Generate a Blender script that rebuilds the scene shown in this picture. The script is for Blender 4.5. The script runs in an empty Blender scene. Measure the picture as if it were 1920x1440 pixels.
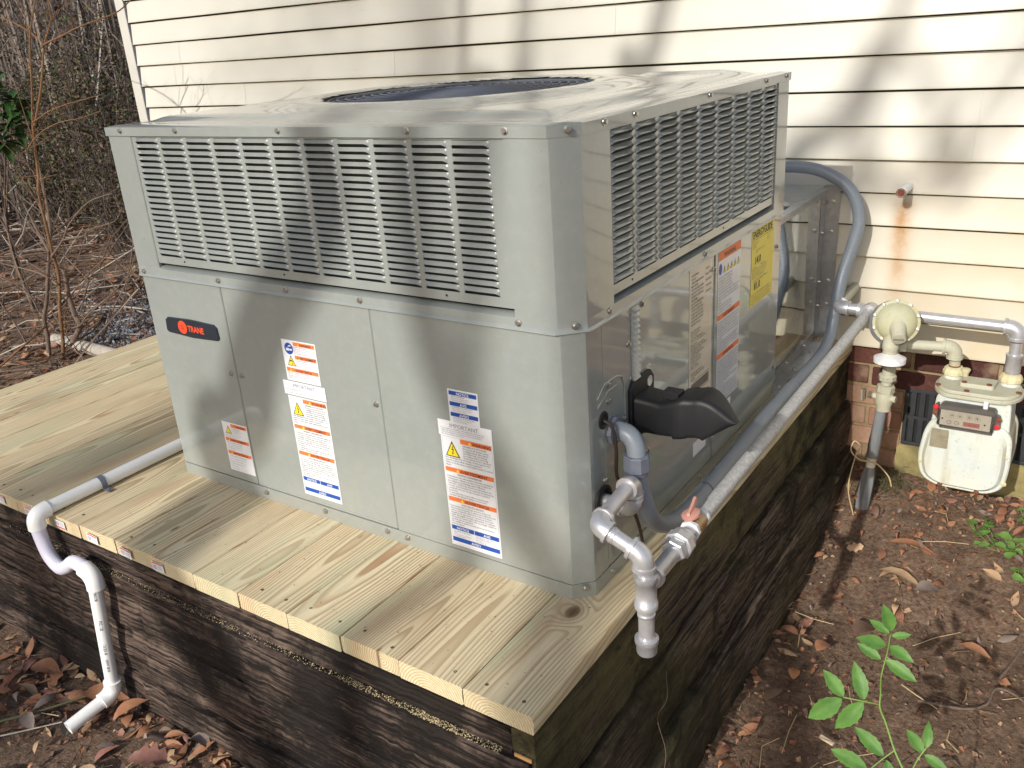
import bpy, math, random
import numpy as np
from mathutils import Vector, Matrix
random.seed(7); RNG = np.random.default_rng(7)
S = bpy.context.scene
COL = S.collection

# ------------------------------------------------------------------ camera, sky, sun, exposure
cd = bpy.data.cameras.new('camera'); cam = bpy.data.objects.new('camera', cd); COL.objects.link(cam)
cd.sensor_width = 36.0; cd.lens = 1654.9/1920*36; cd.clip_start = 0.05; cd.clip_end = 400
_az, _el, _ro = -0.6164, -0.3810, -0.0736
_d = Vector((math.cos(_el)*math.sin(_az), math.cos(_el)*math.cos(_az), math.sin(_el)))
_r = _d.cross(Vector((0, 0, 1))).normalized(); _u = _r.cross(_d)
_r2 = _r*math.cos(_ro)+_u*math.sin(_ro); _u2 = -_r*math.sin(_ro)+_u*math.cos(_ro)
cam.matrix_world = Matrix(((_r2.x, _u2.x, -_d.x, 0.72007), (_r2.y, _u2.y, -_d.y, -1.21304),
                           (_r2.z, _u2.z, -_d.z, 1.02687), (0, 0, 0, 1)))
S.camera = cam
SUN_EL, SUN_AZ = math.radians(28.5), math.radians(2.0)       # sun stands behind the camera, square to the wall
W = bpy.data.worlds.new('World'); S.world = W; W.use_nodes = True
nt = W.node_tree; nt.nodes.clear()
sk = nt.nodes.new('ShaderNodeTexSky'); sk.sky_type = 'NISHITA'; sk.sun_disc = False
sk.sun_elevation = SUN_EL; sk.sun_rotation = math.pi-SUN_AZ; sk.air_density = 1.0; sk.dust_density = 2.0
bg = nt.nodes.new('ShaderNodeBackground'); bg.inputs[1].default_value = 0.12
wo = nt.nodes.new('ShaderNodeOutputWorld')
nt.links.new(sk.outputs[0], bg.inputs[0]); nt.links.new(bg.outputs[0], wo.inputs[0])
ld = bpy.data.lights.new('sun', 'SUN'); ld.energy = 3.3; ld.angle = math.radians(0.53); ld.color = (1.0, 0.965, 0.905)
sun = bpy.data.objects.new('sun', ld); COL.objects.link(sun)
sv = Vector((math.sin(SUN_AZ)*math.cos(SUN_EL)*-1, -math.cos(SUN_AZ)*math.cos(SUN_EL), math.sin(SUN_EL)))
sun.rotation_euler = sv.to_track_quat('Z', 'Y').to_euler(); sun.location = (0, -5, 6)
S.view_settings.view_transform = 'Standard'; S.view_settings.look = 'None'
S.view_settings.gamma = 1.0; S.view_settings.exposure = 0.19
S.view_settings.use_curve_mapping = False

# ------------------------------------------------------------------ materials
class NB:
    def __init__(s, name):
        s.m = bpy.data.materials.new(name); s.m.use_nodes = True
        s.t = s.m.node_tree; s.b = s.t.nodes['Principled BSDF']; s.co = None
    def n(s, typ, **k):
        x = s.t.nodes.new(typ)
        for a, b in k.items(): setattr(x, a, b)
        return x
    def l(s, a, b): s.t.links.new(a, b)
    def coord(s, kind='Object'):
        if not s.co: s.co = s.n('ShaderNodeTexCoord')
        return s.co.outputs[kind]
    def mapping(s, scale=(1, 1, 1), src=None, loc=(0, 0, 0)):
        m = s.n('ShaderNodeMapping'); m.inputs['Scale'].default_value = scale; m.inputs['Location'].default_value = loc
        s.l(src or s.coord(), m.inputs['Vector']); return m.outputs[0]
    def noise(s, scale, detail=4, rough=.55, vec=None, dist=0):
        x = s.n('ShaderNodeTexNoise'); x.inputs['Scale'].default_value = scale; x.inputs['Detail'].default_value = detail
        x.inputs['Roughness'].default_value = rough; x.inputs['Distortion'].default_value = dist
        s.l(vec or s.coord(), x.inputs['Vector']); return x.outputs[0]
    def voro(s, scale, vec=None, feature='F1', out=0):
        x = s.n('ShaderNodeTexVoronoi'); x.feature = feature; x.inputs['Scale'].default_value = scale
        s.l(vec or s.coord(), x.inputs['Vector']); return x.outputs[out]
    def ramp(s, fac, stops, interp='LINEAR'):
        r = s.n('ShaderNodeValToRGB'); r.color_ramp.interpolation = interp
        e = r.color_ramp.elements
        while len(e) > 1: e.remove(e[0])
        e[0].position = stops[0][0]; c = stops[0][1]; e[0].color = (*c, 1) if not isinstance(c, (int, float)) else (c, c, c, 1)
        for p, c in stops[1:]:
            x = e.new(p); x.color = (*c, 1) if not isinstance(c, (int, float)) else (c, c, c, 1)
        s.l(fac, r.inputs[0]); return r.outputs[0]
    def mix(s, fac, a, b, mode='MIX'):
        m = s.n('ShaderNodeMix', data_type='RGBA', blend_type=mode)
        for sock, v in ((m.inputs[0], fac), (m.inputs[6], a), (m.inputs[7], b)):
            if isinstance(v, (int, float)): sock.default_value = v
            elif isinstance(v, tuple): sock.default_value = (*v, 1)
            else: s.l(v, sock)
        return m.outputs[2]
    def math(s, op, a, b=0.0, c=0.0):
        m = s.n('ShaderNodeMath', operation=op)
        for i, v in enumerate((a, b, c)):
            if isinstance(v, (int, float)): m.inputs[i].default_value = v
            else: s.l(v, m.inputs[i])
        return m.outputs[0]
    def sep(s, v=None):
        x = s.n('ShaderNodeSeparateXYZ'); s.l(v or s.coord(), x.inputs[0]); return x.outputs
    def comb(s, x, y, z):
        c = s.n('ShaderNodeCombineXYZ')
        for i, v in enumerate((x, y, z)):
            if isinstance(v, (int, float)): c.inputs[i].default_value = v
            else: s.l(v, c.inputs[i])
        return c.outputs[0]
    def bump(s, h, strength=.3, dist=.002):
        b = s.n('ShaderNodeBump'); b.inputs['Strength'].default_value = strength; b.inputs['Distance'].default_value = dist
        s.l(h, b.inputs['Height']); s.l(b.outputs[0], s.b.inputs['Normal']); return b
    def set(s, **k):
        names = dict(col='Base Color', rough='Roughness', metal='Metallic', spec='Specular IOR Level', coat='Coat Weight', coatior='Coat IOR',
                     coatr='Coat Roughness', trans='Transmission Weight', ior='IOR', sub='Subsurface Weight', alpha='Alpha')
        for a, v in k.items():
            i = s.b.inputs[names[a]]
            if isinstance(v, tuple): i.default_value = (*v, 1)
            elif isinstance(v, (int, float)): i.default_value = v
            else: s.l(v, i)
        return s.m
def rnd_out(b):
    o = b.n('ShaderNodeObjectInfo'); return o.outputs['Random']

def m_plain(name, col, rough=.5, metal=0, var=.12, scale=30, bump=0.0, **k):
    b = NB(name); f = b.noise(scale, 5, .6)
    c2 = tuple(min(1, v*(1+var)) for v in col); c1 = tuple(v*(1-var) for v in col)
    b.set(col=b.ramp(f, [(.3, c1), (.7, c2)]), rough=rough, metal=metal, **k)
    if bump: b.bump(b.noise(scale*3, 4), bump, .002)
    return b.m

def m_paint():                                    # grey-green powder coat, a little wavy, faint dust
    b = NB('powder_coated_steel')
    f = b.noise(3.0, 4, .6); d = b.noise(40, 6, .7)
    c = b.mix(b.ramp(d, [(.45, 0), (.8, 1)]), b.ramp(f, [(.3, (.278, .306, .292)), (.7, (.298, .324, .306))]), (.33, .345, .325))
    z = b.sep()[2]
    c = b.mix(b.ramp(b.noise(1.0, 5, .7, b.mapping((16, 16, 1.6))), [(.52, 0), (.75, .35)]), c, (.30, .31, .27))
    c = b.mix(b.ramp(b.noise(160, 3, .6), [(.68, 0), (.74, .5)]), c, (.20, .18, .14))
    dirt = b.math('MULTIPLY', b.ramp(z, [(.0, .55), (.05, 0)]), b.noise(14, 6, .7))
    c = b.mix(dirt, c, (.22, .21, .17))
    b.set(col=c, rough=b.ramp(b.noise(9, 5, .65), [(.3, .27), (.7, .40)]), spec=.5, coat=1.0, coatr=.05, coatior=1.65)
    b.bump(b.noise(2.6, 2, .4), .12, .004)
    bb = b.n('ShaderNodeBump'); bb.inputs['Strength'].default_value = .20; bb.inputs['Distance'].default_value = .005
    b.l(b.noise(3.1, 2, .4), bb.inputs['Height']); b.l(bb.outputs[0], b.b.inputs['Coat Normal'])
    return b.m
def m_galv(name='galvanised_sheet', rough=.06, col=(.74, .78, .80)):
    b = NB(name)
    sp = b.voro(60, out=1); bw = b.n('ShaderNodeRGBToBW'); b.l(sp, bw.inputs[0])
    c = b.mix(bw.outputs[0], tuple(v*.86 for v in col), tuple(min(1, v*1.08) for v in col))
    b.set(col=c, metal=1.0, rough=b.math('MULTIPLY_ADD', b.noise(18, 4), .05, rough-.03))
    b.bump(b.noise(5, 2, .5), .14, .004)
    return b.m
def m_deck(name, knot=None):                      # solid growth-ring wood; the object origin is the pith of the log
    b = NB(name); x, y, z = b.sep()[:3]; R = rnd_out(b)
    off = b.math('MULTIPLY', R, 37.0)
    v1 = b.comb(off, b.math('MULTIPLY', y, 1.5), off); v2 = b.comb(b.math('ADD', off, 9.0), b.math('MULTIPLY', y, 1.1), 3.0)
    w1 = b.math('MULTIPLY_ADD', b.noise(1.0, 2, .5, v1), .07, -.035); w2 = b.math('MULTIPLY_ADD', b.noise(1.0, 2, .5, v2), .05, -.025)
    xx = b.math('ADD', x, w1); zz = b.math('ADD', b.math('ADD', z, w2), b.math('MULTIPLY', y, b.math('MULTIPLY_ADD', R, .05, -.03)))
    r = b.math('SQRT', b.math('ADD', b.math('MULTIPLY', xx, xx), b.math('MULTIPLY', zz, zz)))
    fine = b.noise(1.0, 3, .6, b.mapping((60, 4, 60)))
    r = b.math('ADD', r, b.math('MULTIPLY_ADD', fine, .0016, -.0008))
    if knot:
        kx, ky = knot
        dx = b.math('SUBTRACT', x, kx); dy = b.math('SUBTRACT', y, ky)
        kd = b.math('SQRT', b.math('ADD', b.math('MULTIPLY', dx, dx), b.math('MULTIPLY', b.math('MULTIPLY', dy, dy), .45)))
        r = b.math('ADD', r, b.math('MULTIPLY', b.ramp(kd, [(0, 1), (.05, 0)], 'EASE'), .028))
    ph = b.math('FRACT', b.math('DIVIDE', r, .0056))
    ring = b.ramp(ph, [(0, 0), (.42, .10), (.74, .9), (.9, 1.0), (.97, .25), (1, 0)])
    ringm = b.math('MULTIPLY', ring, b.ramp(b.noise(2.2, 2, .5, b.comb(off, y, x)), [(.3, .5), (.7, 1.0)]))
    tone = b.noise(1.0, 3, .5, b.mapping((9, 1.3, 9)))
    early = b.mix(b.ramp(tone, [(.35, 0), (.65, 1)]), (.80, .665, .425), (.72, .69, .47))
    early = b.mix(b.ramp(R, [(.2, 0), (.8, .55)]), early, (.77, .60, .36))
    late = b.mix(R, (.42, .235, .12), (.37, .285, .16))
    c = b.mix(ringm, early, late)
    stain = b.ramp(b.noise(1.0, 4, .6, b.comb(b.math('MULTIPLY', x, 9), b.math('MULTIPLY', y, 2.2), off)), [(.52, 0), (.72, .55)])
    c = b.mix(stain, c, (.40, .25, .14))
    green = b.ramp(b.noise(1.0, 3, .6, b.comb(b.math('MULTIPLY', x, 7), b.math('MULTIPLY', y, 1.6), b.math('ADD', off, 5))), [(.52, 0), (.68, .55)])
    c = b.mix(green, c, (.42, .47, .30))
    sv_ = b.n('ShaderNodeTexVoronoi'); sv_.inputs['Scale'].default_value = 1.0
    b.l(b.comb(b.math('MULTIPLY', x, 16), b.math('MULTIPLY', y, 5), off), sv_.inputs['Vector'])
    speck = b.ramp(sv_.outputs[0], [(.045, .9), (.085, 0)])
    c = b.mix(speck, c, (.16, .10, .06))
    if knot:
        c = b.mix(b.ramp(kd, [(.011, 1), (.015, .25), (.026, 0)]), c, (.20, .12, .06))
        c = b.mix(b.ramp(kd, [(.006, .7), (.0105, 0)]), c, (.10, .06, .03))
    c = b.mix(b.ramp(b.noise(1.0, 4, .7, b.mapping((140, 5, 140))), [(.35, .35), (.60, 0)]), c, (.40, .31, .19))
    b.set(col=c, rough=.72, spec=.25)
    b.bump(b.math('ADD', b.math('MULTIPLY', ring, -.5), b.math('MULTIPLY', fine, .8)), .35, .0008)
    return b.m
def m_timber(name, axis, green=0.0):
    b = NB(name); K = lambda al, ac: (al, ac, ac) if axis == 'x' else (ac, al, ac)
    st = b.noise(1.0, 6, .6, b.mapping(K(4.0, 140)), .12); st2 = b.noise(1.0, 6, .65, b.mapping(K(1.6, 22), loc=(4, 4, 1)), .6)
    bl = b.noise(6.0, 8, .72); lo = b.noise(1.3, 3, .5)
    c = b.ramp(st2, [(.30, (.022, .015, .012)), (.48, (.070, .047, .038)), (.60, (.118, .084, .069)), (.75, (.165, .122, .098))])
    c = b.mix(b.ramp(st, [(.43, .92), (.50, 0)]), c, (.010, .008, .007))
    c = b.mix(b.ramp(st, [(.54, 0), (.62, .6)]), c, (.235, .175, .13))
    c = b.mix(b.ramp(b.math('ADD', b.math('MULTIPLY', bl, .6), b.math('MULTIPLY', lo, .45)), [(.47, 0), (.57, .9)]), c, (.011, .009, .008))
    if green:
        c = b.mix(b.ramp(b.math('ADD', b.math('MULTIPLY', b.noise(3.2, 6, .7), .6), b.math('MULTIPLY', st2, .4)), [(.40, 0), (.58, green)]), c, (.15, .13, .055))
        c = b.mix(b.ramp(bl, [(.52, 0), (.60, .7)]), c, (.014, .012, .008))
    sc = b.ramp(b.noise(1.0, 8, .8, b.mapping(K(4, 60), loc=(1, 7, 3))), [(.64, 0), (.72, .55)])
    c = b.mix(sc, c, (.30, .22, .15))
    b.set(col=c, rough=.85, spec=.2)
    b.bump(b.math('ADD', st, b.math('MULTIPLY', b.noise(90, 6, .75), .5)), 1.0, .006)
    return b.m
def m_siding():
    b = NB('vinyl_siding'); x, y, z = b.sep()[:3]
    base = b.ramp(b.noise(1.0, 3, .5, b.mapping((1.2, 1, 4))), [(.3, (.575, .555, .485)), (.7, (.615, .595, .525))])
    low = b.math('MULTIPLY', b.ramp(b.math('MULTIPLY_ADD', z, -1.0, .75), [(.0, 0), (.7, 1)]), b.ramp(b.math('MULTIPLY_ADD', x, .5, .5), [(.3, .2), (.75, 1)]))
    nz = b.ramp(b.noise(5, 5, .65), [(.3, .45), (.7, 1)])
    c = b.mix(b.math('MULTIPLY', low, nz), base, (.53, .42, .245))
    dx = b.math('SUBTRACT', b.math('ADD', x, b.math('MULTIPLY_ADD', b.noise(9, 3), .02, -.01)), .186)
    g = b.math('POWER', 2.718, b.math('MULTIPLY', b.math('MULTIPLY', dx, dx), -1500.0))
    zr = b.ramp(z, [(.06, 0), (.20, .45), (.40, 1), (.455, .8), (.475, 0)])
    st = b.math('MULTIPLY', b.math('MULTIPLY', g, zr), b.ramp(b.noise(26, 5, .7), [(.25, .35), (.6, 1.0)]))
    c = b.mix(st, c, (.40, .19, .05))
    mil = b.ramp(b.noise(1.0, 6, .7, b.mapping((5, 5, 22))), [(.60, 0), (.78, .22)])
    c = b.mix(mil, c, (.36, .33, .22))
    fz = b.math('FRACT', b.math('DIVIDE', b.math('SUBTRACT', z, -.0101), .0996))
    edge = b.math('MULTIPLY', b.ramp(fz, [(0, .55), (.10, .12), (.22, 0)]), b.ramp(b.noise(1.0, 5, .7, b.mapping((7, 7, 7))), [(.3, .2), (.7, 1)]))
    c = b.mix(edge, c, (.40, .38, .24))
    b.set(col=c, rough=.42, spec=.35)
    b.bump(b.noise(1.0, 5, .6, b.mapping((3, 40, 60))), .06, .002)
    return b.m
def m_ground():
    b = NB('bare_soil_and_bark_mulch')
    f1 = b.noise(9, 8, .7); f2 = b.noise(70, 8, .75); v = b.voro(150, out=1); bw = b.n('ShaderNodeRGBToBW'); b.l(v, bw.inputs[0])
    c = b.ramp(f2, [(.30, (.085, .058, .043)), (.48, (.23, .150, .100)), (.64, (.35, .245, .17)), (.82, (.42, .32, .24))])
    c = b.mix(b.ramp(f1, [(.45, 0), (.62, .6)]), c, (.10, .064, .048))
    c = b.mix(b.ramp(bw.outputs[0], [(.80, 0), (.95, .6)]), c, (.30, .21, .15))
    ln = b.n('ShaderNodeVectorMath', operation='LENGTH'); b.l(b.coord(), ln.inputs[0])
    far = b.ramp(b.math('DIVIDE', ln.outputs['Value'], 20.0), [(.22, 0), (.45, 1)])
    c = b.mix(far, c, b.ramp(b.noise(2.5, 8, .75), [(.35, (.13, .095, .08)), (.65, (.30, .235, .20))]))
    b.set(col=c, rough=.95, spec=.12)
    b.bump(b.math('ADD', b.math('MULTIPLY', f2, 1.0), b.math('MULTIPLY', bw.outputs[0], .6)), 1.0, .012)
    return b.m
def m_brick(name, c1, c2):
    b = NB(name); R = rnd_out(b)
    c = b.mix(R, c1, c2); n_ = b.noise(60, 6, .7)
    c = b.mix(b.ramp(n_, [(.42, 0), (.75, .6)]), c, tuple(v*.45 for v in c1))
    c = b.mix(b.ramp(b.noise(7, 5, .6), [(.58, 0), (.7, .5)]), c, (.42, .30, .20))
    b.set(col=c, rough=.88, spec=.2); b.bump(n_, .6, .003); return b.m
def m_leaf(name, c1, c2, rough=.6, sub=0):
    b = NB(name); f = b.noise(35, 4, .6)
    b.set(col=b.ramp(f, [(.3, c1), (.7, c2)]), rough=rough, spec=.3)
    b.bump(b.noise(90, 4), .4, .002); return b.m
def m_bark(name, c1, c2, sc=18):
    b = NB(name); f = b.noise(1.0, 6, .7, b.mapping((sc*1.6, sc*1.6, sc*.35)))
    b.set(col=b.ramp(f, [(.3, c1), (.7, c2)]), rough=.9, spec=.15); b.bump(f, .8, .01); return b.m
def m_silver():
    b = NB('aluminium_paint'); f = b.noise(40, 5, .65)
    c = b.mix(b.ramp(b.noise(11, 5, .6), [(.5, 0), (.75, .5)]), b.ramp(f, [(.3, (.50, .50, .52)), (.7, (.62, .62, .64))]), (.40, .38, .37))
    b.set(col=c, metal=.55, rough=.36, spec=.5); b.bump(f, .35, .0015); return b.m
def m_speckpipe():
    b = NB('galvanised_gas_pipe'); f = b.noise(120, 5, .7)
    b.set(col=b.ramp(f, [(.35, (.36, .36, .36)), (.55, (.50, .50, .495)), (.75, (.66, .65, .63))]), metal=.25, rough=.5)
    b.bump(f, .5, .001); return b.m
def m_oldpaint(name, c1, c2, rust=.3):
    b = NB(name); f = b.noise(6, 6, .65)
    c = b.ramp(f, [(.35, c1), (.65, c2)])
    r = b.ramp(b.noise(22, 7, .72), [(.60, 0), (.72, rust)])
    c = b.mix(r, c, (.36, .24, .12))
    g = b.ramp(b.noise(13, 5, .7, b.mapping((1, 1, .3))), [(.56, 0), (.75, .5)])
    c = b.mix(g, c, (.34, .37, .26))
    c = b.mix(b.ramp(b.noise(1.0, 5, .65, b.mapping((30, 30, 4))), [(.50, 0), (.72, .55)]), c, (.42, .36, .22))
    c = b.mix(b.ramp(b.noise(80, 5, .7), [(.60, 0), (.72, .5)]), c, (.22, .17, .11))
    b.set(col=c, rough=.58, spec=.35); b.bump(b.math('ADD', f, b.math('MULTIPLY', b.noise(150, 4, .6), .5)), .4, .002); return b.m

M = {}
M['paint'] = m_paint()
M['dark'] = m_plain('unlit_cabinet_interior', (.012, .013, .014), .8)
M['coil'] = m_plain('aluminium_coil_fins', (.05, .055, .055), .6, .3)
M['zinc'] = m_plain('zinc_screw', (.50, .48, .44), .35, .9, .2, 300)
M['galv'] = m_galv(); M['galv2'] = m_galv('dull_galvanised_strap', .35, (.50, .52, .55))
M['fan'] = m_plain('fan_guard_coating', (.10, .11, .135), .45, .2)
M['badge'] = m_plain('badge_plastic', (.020, .026, .036), .35)
M['red'] = m_plain('badge_red', (.75, .075, .025), .45, 0, .05)
M['white'] = m_plain('white_label_stock', (.78, .79, .82), .45, 0, .03)
M['cream'] = m_plain('cream_rating_plate', (.66, .59, .47), .42, 0, .05, coat=.5, coatr=.08)
M['plast'] = m_plain('laminated_label', (.66, .68, .73), .4, 0, .04, coat=.5, coatr=.08)
M['yellow'] = m_plain('yellow_label_stock', (.80, .66, .045), .42, 0, .04)
M['orange'] = m_plain('label_orange', (.86, .20, .05), .5, 0, .03)
M['ink'] = m_plain('label_black_ink', (.03, .03, .035), .5, 0, .03)
M['grey_ink'] = m_plain('label_grey_ink', (.20, .20, .25), .5, 0, .03)
M['blue'] = m_plain('label_blue', (.012, .075, .38), .5, 0, .03)
M['tri'] = m_plain('hazard_yellow', (.88, .70, .02), .5, 0, .03)
M['rust'] = m_plain('rusty_bolt', (.20, .065, .035), .8, .1, .35, 200, .4)
M['pvc'] = m_plain('white_pvc', (.86, .86, .84), .32, 0, .03, 12)
M['pvc2'] = m_plain('lilac_white_flexible_pvc', (.72, .70, .82), .38, 0, .03, 12)
M['black'] = m_plain('black_moulded_plastic', (.013, .0135, .0155), .5, 0, .25, 14, .12, spec=.35)
M['rubber'] = m_plain('black_rubber_grommet', (.012, .012, .013), .55)
M['conduit'] = m_plain('grey_liquidtight_conduit', (.23, .262, .30), .36, 0, .06, 8)
M['condfit'] = m_plain('grey_conduit_connector', (.155, .17, .215), .45, 0, .08, 30)
M['cable'] = m_plain('dark_brown_cable', (.035, .022, .016), .5)
M['silver'] = m_silver(); M['gpipe'] = m_speckpipe()
M['valve'] = m_plain('salmon_valve_handle', (.50, .245, .195), .6, 0, .05)
M['brass'] = m_plain('tarnished_brass', (.40, .28, .16), .4, .8, .2)
M['tape'] = m_plain('white_thread_seal', (.75, .75, .75), .5)
M['deck'] = m_deck('treated_pine_board'); M['deckk'] = m_deck('treated_pine_board_with_knot', (-.012, -.035))
M['tim_x'] = m_timber('weathered_timber_front', 'x'); M['tim_y'] = m_timber('mossy_timber_side', 'y', .85); M['tim_z'] = m_timber('damp_timber_side', 'y', .35)
M['cut'] = m_plain('fresh_cut_pine', (.50, .27, .10), .8)
M['sawdust'] = m_plain('sawdust', (.62, .50, .28), .95, 0, .2, 200)
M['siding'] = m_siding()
M['trim'] = m_plain('vinyl_corner_trim', (.55, .53, .475), .45, 0, .05, 6)
M['mortar'] = m_plain('sandy_mortar', (.30, .225, .125), .95, 0, .3, 25, .6)
M['moss'] = m_plain('mossy_cement_ledge', (.24, .20, .085), .95, 0, .5, 12, .9)
M['brickd'] = m_brick('dark_maroon_brick', (.085, .035, .030), (.15, .060, .045))
M['brick_sunlit'] = m_brick('sunlit_tan_brick', (.40, .24, .16), (.30, .15, .11))  # sunlit tone put into the colour of the lower left bricks
M['vent'] = m_plain('black_vent_plastic', (.030, .033, .036), .5, 0, .2)
M['ground'] = m_ground()
M['meter'] = m_oldpaint('chalky_meter_enamel', (.56, .62, .62), (.64, .66, .57), .25)
M['metery'] = m_oldpaint('yellowed_enamel', (.66, .57, .34), (.60, .58, .38), .35)
M['reg'] = m_oldpaint('sun_bleached_regulator_paint', (.50, .46, .27), (.44, .45, .31), .25)
M['regrim'] = m_plain('zinc_regulator_rim', (.12, .125, .13), .6, .3, .3)
M['gpaint'] = m_oldpaint('grey_green_pipe_paint', (.42, .42, .33), (.50, .48, .36), .3)
M['riser'] = m_oldpaint('grey_riser_coating', (.15, .17, .19), (.21, .22, .23), .1)
M['index'] = m_plain('index_case_plastic', (.11, .10, .09), .4)
M['dial'] = m_plain('index_face', (.72, .67, .56), .5, 0, .05)
M['lens'] = m_plain('clear_index_lens', (.9, .9, .9), .05, 0, .02, 4, trans=1.0, ior=1.2)
M['plate'] = m_plain('anodised_nameplate', (.42, .38, .27), .45, .5, .2, 40)
M['seal'] = m_plain('red_seal_cap', (.62, .03, .04), .3)
M['wire'] = m_plain('tracer_wire', (.55, .42, .22), .5)
LEAF = [m_leaf('dry_leaf_orange_brown', (.30, .135, .07), (.40, .20, .11)), m_leaf('dry_leaf_tan', (.40, .25, .14), (.48, .33, .20)),
        m_leaf('dry_leaf_russet', (.23, .10, .058), (.31, .15, .09)), m_leaf('dry_leaf_dark', (.12, .072, .052), (.18, .115, .08)),
        m_leaf('dry_leaf_grey', (.20, .155, .13), (.30, .235, .20)), m_leaf('dry_leaf_pinkish', (.27, .125, .095), (.33, .17, .13))]
M['green'] = m_leaf('fresh_green_leaf', (.065, .155, .030), (.12, .245, .050), .48)
M['greenstem'] = m_plain('green_stem', (.17, .28, .06), .5)
M['weed'] = m_leaf('weed_leaf', (.12, .24, .05), (.21, .36, .09), .6)
M['darkgreen'] = m_leaf('evergreen_leaf', (.020, .05, .015), (.05, .10, .025), .35)
M['olive'] = m_leaf('shrub_leaf_olive', (.06, .06, .025), (.11, .10, .04)); M['brownleaf'] = m_leaf('shrub_leaf_brown', (.085, .055, .036), (.15, .10, .065))
M['twig'] = m_bark('grey_brown_twig', (.13, .09, .07), (.24, .18, .14), 60); M['orangebark'] = m_bark('orange_brown_bark', (.16, .085, .045), (.27, .155, .085), 40)
M['bark'] = m_bark('tree_bark', (.15, .12, .105), (.30, .25, .22)); M['barkd'] = m_bark('dark_tree_bark', (.07, .058, .052), (.15, .12, .108))
M['barkl'] = m_bark('pale_tree_bark', (.36, .32, .27), (.50, .45, .39))
M['chip'] = m_plain('pale_wood_chip', (.66, .52, .36), .8)
M['gravel'] = m_plain('grey_gravel', (.20, .20, .215), .9, 0, .6, 26)
M['olivetwig'] = m_plain('green_twig', (.10, .10, .045), .7)
M['lap_shade'] = m_plain('lap_shadow_backing', (.035, .03, .022), .9)  # near-black seen through the board gaps, drawn as lap shadow
M['nailh'] = m_plain('sunk_screw_head', (.13, .10, .06), .6, .3)
M['roof'] = m_plain('roof_shingle', (.10, .09, .085), .9)

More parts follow.
